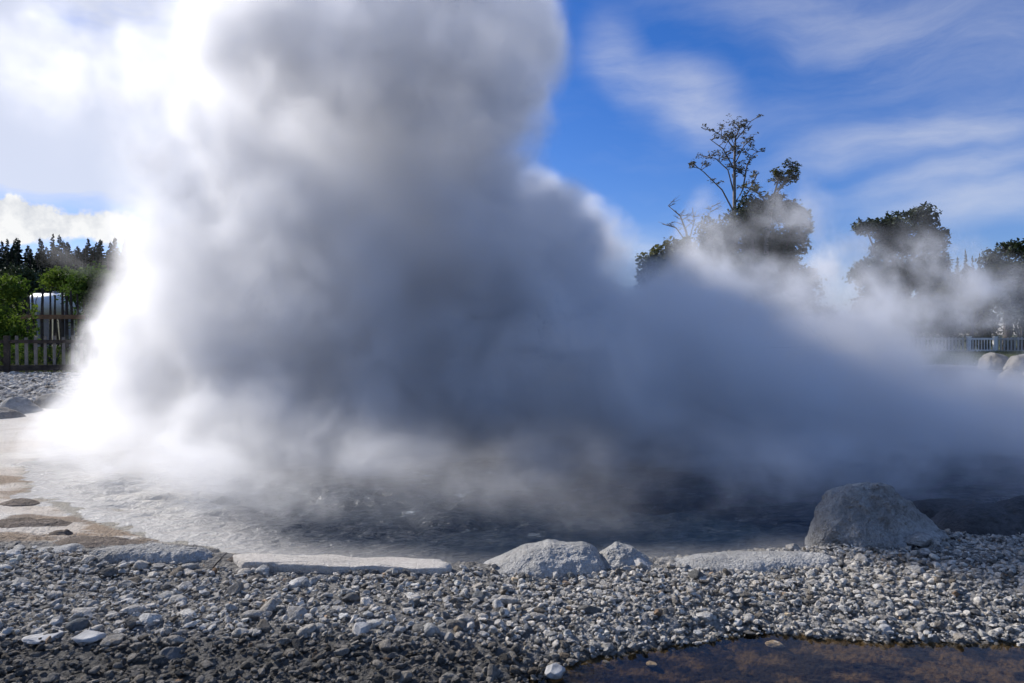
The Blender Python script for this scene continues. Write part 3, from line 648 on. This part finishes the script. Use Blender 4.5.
def sparse(name, label, base, tips, seed, leafy=True, n_per=60, trunk=None, mat='leaf_grey', r0_=.12):
    """thin tree drawn as a stem with limbs; tips carry flat tufts. All points are (px, py) at distance Y"""
    Yt = base[2]; o = at(base[0], base[1], Yt); root = empty(name, o); tag(root, label, 'tree'); rr = np.random.default_rng(seed); mb = MB(); cl = []
    def P(px, py, dy=0): return at(px, py, Yt)+[0, dy, 0]-o
    for limb in tips:
        pts = [P(*q) for q in limb['p']]; pts = [p_+np.array([0, limb.get('dy', 0)*i/len(pts), 0]) for i, p_ in enumerate(pts)]
        ra = np.linspace(limb['r'], limb.get('re', .025), len(pts)); mb.tube(pts, ra, 6)
        for i in range(limb.get('n', 6)):
            t = rr.uniform(limb.get('t0', .35), 1)*(len(pts)-1); a_ = int(min(t, len(pts)-2)); p0 = pts[a_]+(pts[a_+1]-pts[a_])*(t-a_)
            L_ = rr.uniform(.4, 1.)*limb.get('s', 1.); an = rr.uniform(0, 6.28); d = np.array([math.cos(an), .7*math.sin(an), rr.uniform(.15, .9)]); p1 = p0+d*L_*.5; p2 = p0+d*L_+[0, 0, rr.uniform(-.1, .1)]
            mb.tube([p0, p1, p2], [.035, .024, .008], 4)
            for _ in range(3):
                d2 = d+rr.normal(0, .5, 3); p3 = p1+d2*L_*.5; mb.tube([p1, (p1+p3)/2+rr.normal(0, .03, 3), p3], [.018, .012, .005], 4)
                if leafy: cl.append((p3, (.26*limb.get('s', 1), .26, .09)))
            if leafy: cl.append((p2, (.32*limb.get('s', 1), .3, .10)))
    ob('trunk', mb.me('trunk', M['paletwig'], True), root)
    if leafy:
        V, Fq = leaves(cl, n_per*1.5, .11, seed+3, 1.); ob('crown', mesh_np('crown', V, Fq, M[mat]), root)
sparse('sparse_tree', 'tall thin tree with sparse flat tufts rising highest above the dark evergreens', (735, 330, 57),
       [dict(p=[(736, 330), (735, 260), (734, 200), (734, 160), (735, 138), (741, 124)], r=.2, re=.03, n=18, t0=.5, s=1.),
        dict(p=[(734, 150), (726, 138), (714, 130)], r=.06, n=6, s=.9, dy=.5), dict(p=[(734, 142), (742, 132), (750, 122)], r=.05, n=6, s=.7, dy=-.5),
        dict(p=[(734, 165), (744, 146), (752, 138)], r=.05, n=5, s=.7, dy=.6), dict(p=[(734, 170), (722, 150), (708, 141)], r=.06, n=6, s=.9, dy=-.6),
        dict(p=[(734, 195), (728, 170), (716, 158), (704, 156)], r=.06, n=7, s=1., dy=.5), dict(p=[(734, 205), (742, 190), (746, 165), (752, 155), (760, 152)], r=.08, n=9, s=.8, dy=-.5),
        dict(p=[(735, 215), (722, 190), (704, 172), (694, 164)], r=.07, n=7, s=.9, dy=.3), dict(p=[(735, 212), (748, 192), (756, 176), (758, 172)], r=.06, n=7, s=.7)], 741, n_per=130)
sparse('leaning_tree', 'grey-green tree leaning right out of the tallest dark evergreen', (765, 330, 54),
       [dict(p=[(765, 330), (766, 240), (772, 200), (780, 188), (788, 178), (797, 163)], r=.2, re=.03, n=22, t0=.55, s=.75), dict(p=[(772, 200), (778, 180), (776, 174)], r=.08, n=9, s=.7),
        dict(p=[(776, 190), (790, 180), (799, 179)], r=.07, n=10, s=.6), dict(p=[(770, 205), (756, 192), (750, 190)], r=.07, n=8, s=.7)], 743, n_per=260, mat='leaf_olive')
sparse('bare_tree', 'bare spreading branches above the olive-green evergreen', (690, 330, 57),
       [dict(p=[(692, 330), (690, 260), (686, 232), (680, 216), (668, 206)], r=.16, re=.02, n=10, t0=.5, s=.9), dict(p=[(688, 245), (676, 228), (662, 224)], r=.06, n=6, s=.8), dict(p=[(689, 240), (694, 222), (692, 208)], r=.06, n=6, s=.8),
        dict(p=[(690, 250), (706, 226), (712, 205)], r=.07, n=7, s=.9)], 745, leafy=False)
# grass strips
def grass(name, label, n, yr, xr, seed, hh):
    r = np.random.default_rng(seed); y = r.uniform(*yr, n); x = y*r.uniform(*xr, n); z = H(x, y); k = pool_sd(x, y) > .8; x, y, z = x[k], y[k], z[k]; k = len(x)
    a = r.uniform(0, 6.28, k); w = .02; h_ = hh*r.uniform(.5, 1.3, k); lx = r.normal(0, .3, k)*h_; ly = r.normal(0, .3, k)*h_
    ca, sa = np.cos(a)*w, np.sin(a)*w
    V = np.stack([np.stack([x-ca, y-sa, z-.02], 1), np.stack([x+ca, y+sa, z-.02], 1), np.stack([x+lx+ca*.2, y+ly, z+h_], 1), np.stack([x+lx-ca*.2, y+ly, z+h_], 1)], 1).reshape(-1, 3)
    tag(ob(name, mesh_np(name, V, np.arange(4*k).reshape(-1, 4), M['grass'])), label, 'grass', kind='stuff')
grass('grass', 'short dry grass on the far right bank before the pale pickets', 16000, (34, 49.5), (.48, .78), 801, .12)
grass('grass', 'yellowish grass growing behind the left picket fence', 9000, (21.5, 34), (-.8, -.52), 802, .22)

# ------------------------------------------------------------------ steam
# density of the cloud of steam on a lattice: (px, py, distance, radius px, radius py, depth radius m, strength)
PUFF = [
 (195, 320, 11.5, 105, 95, 2.4, 1.0), (160, 430, 10.5, 85, 85, 2.0, 1.), (135, 385, 11.5, 62, 100, 2.0, 1.), (190, 250, 12.5, 85, 70, 2.2, .9), (230, 200, 12.5, 60, 60, 2., .8),
 (350, 310, 11.5, 150, 160, 2.8, 1.), (320, 430, 9.8, 150, 85, 1.9, .9), (460, 400, 10.6, 170, 105, 2.4, 1.),
 (275, 60, 10.2, 92, 90, 2.2, 1.), (390, 30, 10.0, 140, 110, 2.6, 1.), (485, 30, 10.4, 85, 95, 2.4, .95), (300, -80, 10.4, 140, 90, 2.6, .9), (440, -80, 10.4, 130, 90, 2.6, .9), (465, 95, 10.4, 75, 52, 1.8, .9),
 (370, 165, 12.2, 150, 85, 2.4, 1.), (470, 150, 12.8, 70, 60, 2.0, .8),
 (490, 270, 11.2, 100, 72, 2.6, 1.), (556, 222, 11, 46, 56, 1.6, 1.), (600, 350, 11, 105, 72, 2.6, 1.), (620, 420, 10, 150, 100, 2.3, 1.),
 (730, 395, 11, 120, 80, 2.6, .9), (760, 440, 10, 150, 70, 2.2, .9), (880, 425, 11, 130, 66, 2.6, .8), (900, 460, 10.5, 130, 60, 2.2, .8), (1010, 440, 12, 110, 60, 2.4, .75), (1060, 470, 10.5, 120, 55, 2.2, .7),
 (290, 120, 15.5, 120, 130, 2.8, .95), (400, 80, 15.5, 120, 100, 2.8, .95), (490, 175, 14, 60, 40, 1.8, .5), (420, 260, 15.5, 190, 110, 3., .95), (585, 330, 15.5, 95, 52, 2.8, .9), (240, 300, 15, 110, 80, 2.6, .9), (760, 375, 15.5, 140, 50, 2.8, .7),
 (718, 230, 15, 34, 60, 1.6, .26), (730, 280, 15, 72, 64, 2.2, .50), (650, 325, 14, 60, 40, 2, .45), (790, 315, 15, 80, 56, 2.2, .38), (850, 275, 16, 50, 60, 1.8, .38), (905, 318, 15, 70, 44, 2.2, .36), (990, 320, 16, 80, 40, 2.2, .22), (1040, 390, 14, 80, 40, 2.2, .30), (580, 265, 14.5, 50, 40, 1.6, .5),
 (90, 60, 13, 130, 130, 2.2, .20), (175, 130, 12.5, 90, 130, 2.2, .42), (30, 20, 13, 120, 110, 2.0, .14), (150, -40, 12, 160, 80, 2.2, .2), (115, 200, 13, 55, 60, 1.5, .16),
 (110, 505, 8.2, 120, 42, 1.3, .36), (260, 500, 7.4, 120, 42, 1.0, .38), (70, 450, 11, 60, 45, 1.8, .45), (420, 480, 8.2, 140, 40, 1.1, .20), (600, 485, 8.0, 140, 45, 1.1, .26), (235, 440, 9.0, 85, 55, 1.3, .9), (740, 485, 8, 140, 55, 1.2, .6), (900, 480, 8.4, 140, 48, 1.2, .55), (1020, 470, 8.6, 120, 48, 1.3, .5),
]
LS = .24
PUFF += [(278, 262, 10.1, 82, 82, 1.5, .95), (330, 330, 9.6, 80, 70, 1.3, .85)]  # puffs added to keep the sun off the low mist at lower centre
PUFF += [(815, 345, 13.5, 105, 46, 2., .55), (890, 378, 13.5, 80, 30, 1.8, .42), (700, 300, 14, 60, 50, 2., .45), (480, 250, 17.3, 170, 90, 1.5, .9), (330, 200, 17.0, 120, 110, 1.5, .85), (180, 375, 9.4, 66, 85, 1.2, .85)]  # right veil, plus hidden deep puffs and a left one added to block sun
PUFF += [(925, 245, 17, 60, 55, 1.6, .24), (785, 215, 17, 50, 60, 1.6, .26), (985, 285, 17, 70, 40, 1.6, .28), (60, 470, 9, 80, 50, 1.2, .5), (40, 250, 16, 80, 30, 1.2, .10)]
PUFF += [(215, 500, 7.0, 120, 50, 1., .42), (580, 515, 6.8, 200, 36, 1., .16), (140, 495, 7.4, 120, 50, 1.1, .5), (820, 500, 7.0, 200, 48, 1., .44)]
lx = np.arange(-11.5, 13.5, LS); ly = np.arange(4.62, 19.6, LS); lz = np.arange(-.12, 7.7, LS)
GX, GY, GZ = np.meshgrid(lx, ly, lz, indexing='ij'); GP = np.stack([GX, GY, GZ], -1)
w1 = np.stack([fbm(GP*.42+q*31., 3, .5) for q in range(3)], -1)*.9
WX, WY, WZ = GX+w1[..., 0], GY+w1[..., 1], GZ+w1[..., 2]*.8
TK = np.ones(GX.shape); TN = np.ones(GX.shape)
for (px, py, Yp, rx, ry, rd, st_) in PUFF:
    c = at(px, py, Yp); m_ = Yp/F_PX
    d = np.sqrt(((WX-c[0])/(rx*m_*1.12))**2+((WY-c[1])/(rd*1.1))**2+((WZ-c[2])/(ry*m_*1.12))**2)
    if st_ >= .65: TK *= 1-.98*sst(1.15, .55, d)
    else: TN *= 1-st_*sst(1.08, .3, d)
bil = 1-np.abs(fbm(GP*.95+5+w1*.6, 4, .55))*2.6          # rounded billows with sharp creases
bil2 = fbm(GP*.45+50, 3, .5)
DK = sst(.34, .86, (1-TK)*1.0+.30*(bil-.42)+.35*bil2)*sst(.02, .3, 1-TK)*(.8+.2*bil)
DN = (1-TN)*np.clip(.35+.95*bil+.5*bil2, 0, 1.6)
D = np.clip(1-(1-np.clip(DK, 0, 1))*(1-np.clip(DN, 0, .9)), 0, 1)
low = sst(.0, .35, GZ)+.0
edge = sst(7.6, 6.6, GZ)*sst(-11.5, -10.6, GX)*sst(13.2, 12., GX)*sst(4.7, 5.15, GY)*sst(19.5, 18.4, GY)
layer = (.40-.16*sst(-2.6, -1.2, GX)*sst(1.8, .9, GX))*np.exp(-np.maximum(GZ, 0)/.34)*sst(-.02, -.5, pool_sd(GX[:, :, 0], GY[:, :, 0])+.4*fbm2(GX[:, :, 0], GY[:, :, 0], .7, 3))[:, :, None]*np.clip(.75+.35*bil, .1, 1.4)*sst(15, 9, GY)
D = np.maximum(D, layer)
D *= edge
# keep clear of the banks: steam rises from the water
sdl = pool_sd(GX[:, :, 0], GY[:, :, 0])[:, :, None]
D *= 1-sst(-.1, .9, sdl)*sst(1.4, .5, GZ)*.9
occ = D > .012
def dil(a, n):
    for _ in range(n):
        b = a.copy()
        for ax in range(3):
            for s in (1, -1):
                sh = np.roll(a, s, ax); sl = [slice(None)]*3; sl[ax] = 0 if s == 1 else -1; sh[tuple(sl)] = False; b |= sh
        a = b
    return a
occ1 = dil(occ, 1); occ1[0] = occ1[-1] = 0; occ1[:, 0] = occ1[:, -1] = 0; occ1[:, :, -1] = 0
# drop small islands by opening
# hull: boundary faces of the occupied cells, smoothed
def hull(B):
    nx_, ny_, nz_ = B.shape; faces = []
    Bp = np.pad(B, 1)
    def vid(i, j, k): return (i*(ny_+1)+j)*(nz_+1)+k
    for ax, (da, quad) in enumerate((((1, 0, 0), [(1, 0, 0), (1, 1, 0), (1, 1, 1), (1, 0, 1)]), ((0, 1, 0), [(0, 1, 0), (0, 1, 1), (1, 1, 1), (1, 1, 0)]), ((0, 0, 1), [(0, 0, 1), (1, 0, 1), (1, 1, 1), (0, 1, 1)]))):
        for sgn in (1, -1):
            nb = np.roll(Bp, -sgn, ax)[1:-1, 1:-1, 1:-1]; I = np.argwhere(B & ~nb)
            q = np.array(quad)
            if sgn == -1: q = q.copy(); q[:, ax] = 0; q = q[::-1]
            faces.append(np.stack([vid(I[:, 0]+a_, I[:, 1]+b_, I[:, 2]+c_) for a_, b_, c_ in q], 1))
    Fq = np.concatenate(faces); us, inv = np.unique(Fq, return_inverse=True); Fq = inv.reshape(-1, 4)
    k = us % (nz_+1); j = (us//(nz_+1)) % (ny_+1); i = us//((nz_+1)*(ny_+1))
    V = np.stack([lx[0]+(i-.5)*LS, ly[0]+(j-.5)*LS, lz[0]+(k-.5)*LS], 1)
    for _ in range(4):
        acc = np.zeros_like(V); cnt = np.zeros(len(V))
        for a_ in range(4):
            for b_ in (1, 3): np.add.at(acc, Fq[:, a_], V[Fq[:, (a_+b_) % 4]]); np.add.at(cnt, Fq[:, a_], 1)
        V = V*.45+.55*acc/cnt[:, None]
    V[:, 2] = np.maximum(V[:, 2], -.06)
    return V, Fq
HV, HF = hull(occ1)
samp = dil(occ1, 2); LP = GP[samp]; LD = D[samp]
q_ = np.round(np.sqrt(LD)*200).astype(int)
V = np.concatenate([HV, LP]); me = bpy.data.meshes.new('steam')
me.vertices.add(len(V)); me.vertices.foreach_set('co', V.astype(np.float32).ravel())
me.loops.add(HF.size); me.loops.foreach_set('vertex_index', HF.astype(np.int32).ravel())
me.polygons.add(len(HF)); me.polygons.foreach_set('loop_start', np.arange(0, HF.size, 4, dtype=np.int32)); me.update(calc_edges=True)
so = ob('steam', me); tag(so, 'huge cloud of steam billowing up from the boiling pool', 'steam', kind='stuff')
vg = so.vertex_groups.new(name='density'); offs = len(HV)
# hull vertices read the same field so that they do not thin it out
ci = np.clip(np.round((HV-[lx[0], ly[0], lz[0]])/LS).astype(int), 0, np.array(D.shape)-1); hd = D[ci[:, 0], ci[:, 1], ci[:, 2]]
qa = np.concatenate([np.round(np.sqrt(hd)*200).astype(int), q_])
for k in range(1, 201):
    ii = np.nonzero(qa == k)[0]
    if len(ii): vg.add(ii.tolist(), k/200, 'REPLACE')
m = bpy.data.materials.new('steam'); m.use_nodes = True; nt = m.node_tree; nt.nodes.clear()
out = N(nt, 'ShaderNodeOutputMaterial'); vp = N(nt, 'ShaderNodeVolumePrincipled')
pd = N(nt, 'ShaderNodeTexPointDensity', point_source='OBJECT', object=so, space='OBJECT', radius=LS*1.7, resolution=160, interpolation='Linear', vertex_color_source='VERTEX_WEIGHT', vertex_attribute_name='density')
sep = N(nt, 'ShaderNodeSeparateColor'); nt.links.new(pd.outputs[0], sep.inputs[0])
def mth(op, a, b=None, clamp=False):
    n = N(nt, 'ShaderNodeMath', operation=op, use_clamp=clamp)
    for s, v in zip(n.inputs, (a, b)):
        if v is None: continue
        if isinstance(v, (int, float)): s.default_value = v
        else: nt.links.new(v, s)
    return n.outputs[0]
w = mth('MULTIPLY', sep.outputs[0], sep.outputs[0])
co = N(nt, 'ShaderNodeTexCoord').outputs['Object']
nz = noise_node(nt, 1.05, 7, .62, co); nz.inputs['Distortion'].default_value = .35
nf = mth('MULTIPLY', mth('SUBTRACT', nz.outputs['Fac'], .5), 3.6)
# full steam: the noise bites into the edge; thin steam: it breaks the veil into streaks
band = mth('MULTIPLY', mth('MINIMUM', mth('MULTIPLY', w, 5.), 1.), mth('SUBTRACT', 1.2, w))
rel = mth('MAXIMUM', mth('ADD', w, mth('MULTIPLY', mth('SUBTRACT', nf, .10), mth('MULTIPLY', band, mth('MINIMUM', mth('ADD', mth('MULTIPLY', w, 1.6), .18), .75)))), 0.)
rel = mth('MULTIPLY', rel, mth('MINIMUM', mth('MULTIPLY', w, 9.), 1.))
lumpy = mth('ADD', .12, mth('POWER', mth('MULTIPLY', mth('MAXIMUM', mth('ADD', nf, .75), 0.), .95), 2.2))
lmix = mth('MINIMUM', mth('ADD', mth('MULTIPLY', w, 1.3), .30), 1.)
lumpy = mth('ADD', mth('MULTIPLY', lumpy, lmix), mth('MULTIPLY', mth('SUBTRACT', 1., lmix), .8))
den = mth('MULTIPLY', mth('MULTIPLY', mth('POWER', mth('MINIMUM', rel, 1.), 1.4), lumpy), 2.6)
nt.links.new(den, vp.inputs['Density']); vp.inputs['Color'].default_value = (.985, .988, 1, 1); vp.inputs['Anisotropy'].default_value = .35
nt.links.new(vp.outputs[0], out.inputs['Volume']); me.materials.append(m); m.cycles.volume_step_rate = .4

# ------------------------------------------------------------------ sky, sun, camera
SUN_AZ, SUN_EL = -56, 33
w_ = bpy.data.worlds.new('World'); sc.world = w_; w_.use_nodes = True; nt = w_.node_tree; bg = nt.nodes['Background']
sky = N(nt, 'ShaderNodeTexSky', sky_type='NISHITA', sun_disc=False); sky.sun_elevation = R(SUN_EL); sky.sun_rotation = R(SUN_AZ); sky.air_density = 1.; sky.dust_density = .3; sky.ozone_density = 3.
hs = N(nt, 'ShaderNodeHueSaturation'); hs.inputs['Saturation'].default_value = 1.22; hs.inputs['Value'].default_value = 1.12; nt.links.new(mixc(nt, 1., sky.outputs[0], (.92, .93, 1.26), 'MULTIPLY'), hs.inputs['Color'])
gen = N(nt, 'ShaderNodeTexCoord').outputs['Generated']
def dirv(px, py):
    v = np.array([(px-512)/F_PX, 1, -(py-HOR)/F_PX]); return v/np.linalg.norm(v)
def blob(px, py, w, h, rot=0):
    """smooth patch of cloud cover around one direction of the sky"""
    sub = N(nt, 'ShaderNodeVectorMath', operation='SUBTRACT'); nt.links.new(wv, sub.inputs[0]); sub.inputs[1].default_value = dirv(px, py)
    mp = N(nt, 'ShaderNodeMapping', vector_type='TEXTURE'); nt.links.new(sub.outputs[0], mp.inputs[0])
    mp.inputs['Rotation'].default_value = (0, R(rot), 0); mp.inputs['Scale'].default_value = (w/F_PX, .5, h/F_PX)
    ln = N(nt, 'ShaderNodeVectorMath', operation='LENGTH'); nt.links.new(mp.outputs[0], ln.inputs[0])
    mr = N(nt, 'ShaderNodeMapRange', interpolation_type='SMOOTHSTEP'); nt.links.new(ln.outputs['Value'], mr.inputs[0])
    mr.inputs[1].default_value = 1.; mr.inputs[2].default_value = .1; mr.inputs[3].default_value = 0; mr.inputs[4].default_value = 1
    return mr.outputs[0]
wn_ = noise_node(nt, 4, 3, .6, gen); wsc = N(nt, 'ShaderNodeVectorMath', operation='SCALE'); wsb = N(nt, 'ShaderNodeVectorMath', operation='SUBTRACT'); nt.links.new(wn_.outputs['Color'], wsb.inputs[0]); wsb.inputs[1].default_value = (.5, .5, .5)
nt.links.new(wsb.outputs[0], wsc.inputs[0]); wsc.inputs['Scale'].default_value = .10; wad = N(nt, 'ShaderNodeVectorMath', operation='ADD'); nt.links.new(gen, wad.inputs[0]); nt.links.new(wsc.outputs[0], wad.inputs[1]); wv = wad.outputs[0]
mp = N(nt, 'ShaderNodeMapping'); nt.links.new(wv, mp.inputs[0]); mp.inputs['Rotation'].default_value = (0, R(12), 0); mp.inputs['Scale'].default_value = (2.2, 2.2, 9)
cir = noise_node(nt, 2.4, 8, .62, mp.outputs[0])
def addm(vals):
    r_ = vals[0]
    for v in vals[1:]: r_ = mth('ADD', r_, v)
    return r_
cov = addm([mth('MULTIPLY', blob(*a_[:5]), a_[5]) for a_ in ((690, 95, 75, 45, 25, .50), (620, 60, 60, 40, 60, .35), (930, 140, 180, 34, -6, .42), (960, 178, 140, 20, -10, .38), (1000, 210, 140, 30, 0, .45), (850, 10, 230, 45, 12, .28), (600, 255, 130, 45, 0, .45),
                                                      (960, 60, 180, 40, 10, .2), (800, 115, 200, 40, 0, .10), (60, 50, 300, 190, 0, 1.1), (60, 185, 170, 50, 0, .7), (200, 160, 180, 110, 0, .8))])
fib = mth('MULTIPLY', mth('SUBTRACT', cir.outputs['Fac'], .5), 2.2)
cl1 = mth('MULTIPLY', mth('ADD', cov, mth('MULTIPLY', fib, mth('ADD', mth('MULTIPLY', cov, .9), .10))), 1., True)
# cumulus bank low on the left
cn = noise_node(nt, 16, 8, .62, gen); cb_ = addm([mth('MULTIPLY', blob(*a_[:4]), a_[4]) for a_ in ((35, 228, 55, 26, .85), (135, 234, 60, 20, .85), (-60, 225, 70, 40, .9), (230, 230, 90, 40, .9), (90, 248, 80, 14, .8))])
cum = mth('MULTIPLY', mth('SUBTRACT', mth('ADD', cb_, mth('MULTIPLY', mth('SUBTRACT', cn.outputs['Fac'], .5), 2.8)), .55), 3.0, True)
fac = mth('MAXIMUM', mth('MULTIPLY', cl1, .8), mth('MULTIPLY', cum, mth('MULTIPLY', cb_, 2., True)))
clsh = ramp(nt, cn.outputs['Fac'], [(.38, (6.4, 6.8, 7.6)), (.58, (10.5, 10.6, 10.7))]); clc = mixc(nt, fac, hs.outputs[0], mixc(nt, cum, (8.8, 9.0, 9.6), clsh.outputs[0]))
sx = N(nt, 'ShaderNodeSeparateXYZ'); nt.links.new(gen, sx.inputs[0])
back = N(nt, 'ShaderNodeMapRange', interpolation_type='SMOOTHSTEP'); nt.links.new(sx.outputs['Y'], back.inputs[0]); back.inputs[1].default_value = .70; back.inputs[2].default_value = .15
zen = N(nt, 'ShaderNodeMapRange', interpolation_type='SMOOTHSTEP'); nt.links.new(sx.outputs['Z'], zen.inputs[0]); zen.inputs[1].default_value = .42; zen.inputs[2].default_value = .75
gc = noise_node(nt, 2.6, 7, .6, wv); gcf = ramp(nt, gc.outputs['Fac'], [(.36, (0, 0, 0)), (.52, (1, 1, 1))])
gm_ = mth('MULTIPLY', mth('MULTIPLY', mth('MAXIMUM', back.outputs[0], zen.outputs[0]), gcf.outputs[0]), .85)
clc = mixc(nt, gm_, clc, (2.3, 3.4, 5.9))  # unseen clouds behind and overhead, added as fill light for the shade
nt.links.new(clc, bg.inputs[0]); bg.inputs[1].default_value = .075
sun = bpy.data.objects.new('sun', bpy.data.lights.new('sun', 'SUN')); link(sun); sun.data.energy = 4.7; sun.data.angle = R(.5); sun.data.color = (1, .95, .88)
dv = Vector((math.sin(R(SUN_AZ))*math.cos(R(SUN_EL)), math.cos(R(SUN_AZ))*math.cos(R(SUN_EL)), math.sin(R(SUN_EL)))); sun.rotation_euler = dv.to_track_quat('Z', 'Y').to_euler()
cam = bpy.data.objects.new('camera', bpy.data.cameras.new('camera')); link(cam); sc.camera = cam; cam.location = (0, 0, CAMZ); cam.data.sensor_width = 36; cam.data.lens = F_PX*36/1024
cam.rotation_euler = (R(90)-math.atan((341.5-HOR)/F_PX), 0, 0); cam.data.clip_end = 20000; cam.data.clip_start = .05
sc.view_settings.view_transform = 'Standard'; sc.view_settings.look = 'None'; sc.view_settings.exposure = .26; sc.view_settings.gamma = 1
cy = sc.cycles; cy.volume_bounces = 5; w_.cycles.sampling_method = 'NONE'; cy.max_bounces = 8; cy.transparent_max_bounces = 12; cy.use_denoising = True; cy.use_adaptive_sampling = True; cy.adaptive_threshold = .035; cy.sample_clamp_indirect = 3; cy.sample_clamp_direct = 12; cy.caustics_reflective = False; cy.caustics_refractive = False
cy.volume_max_steps = 256
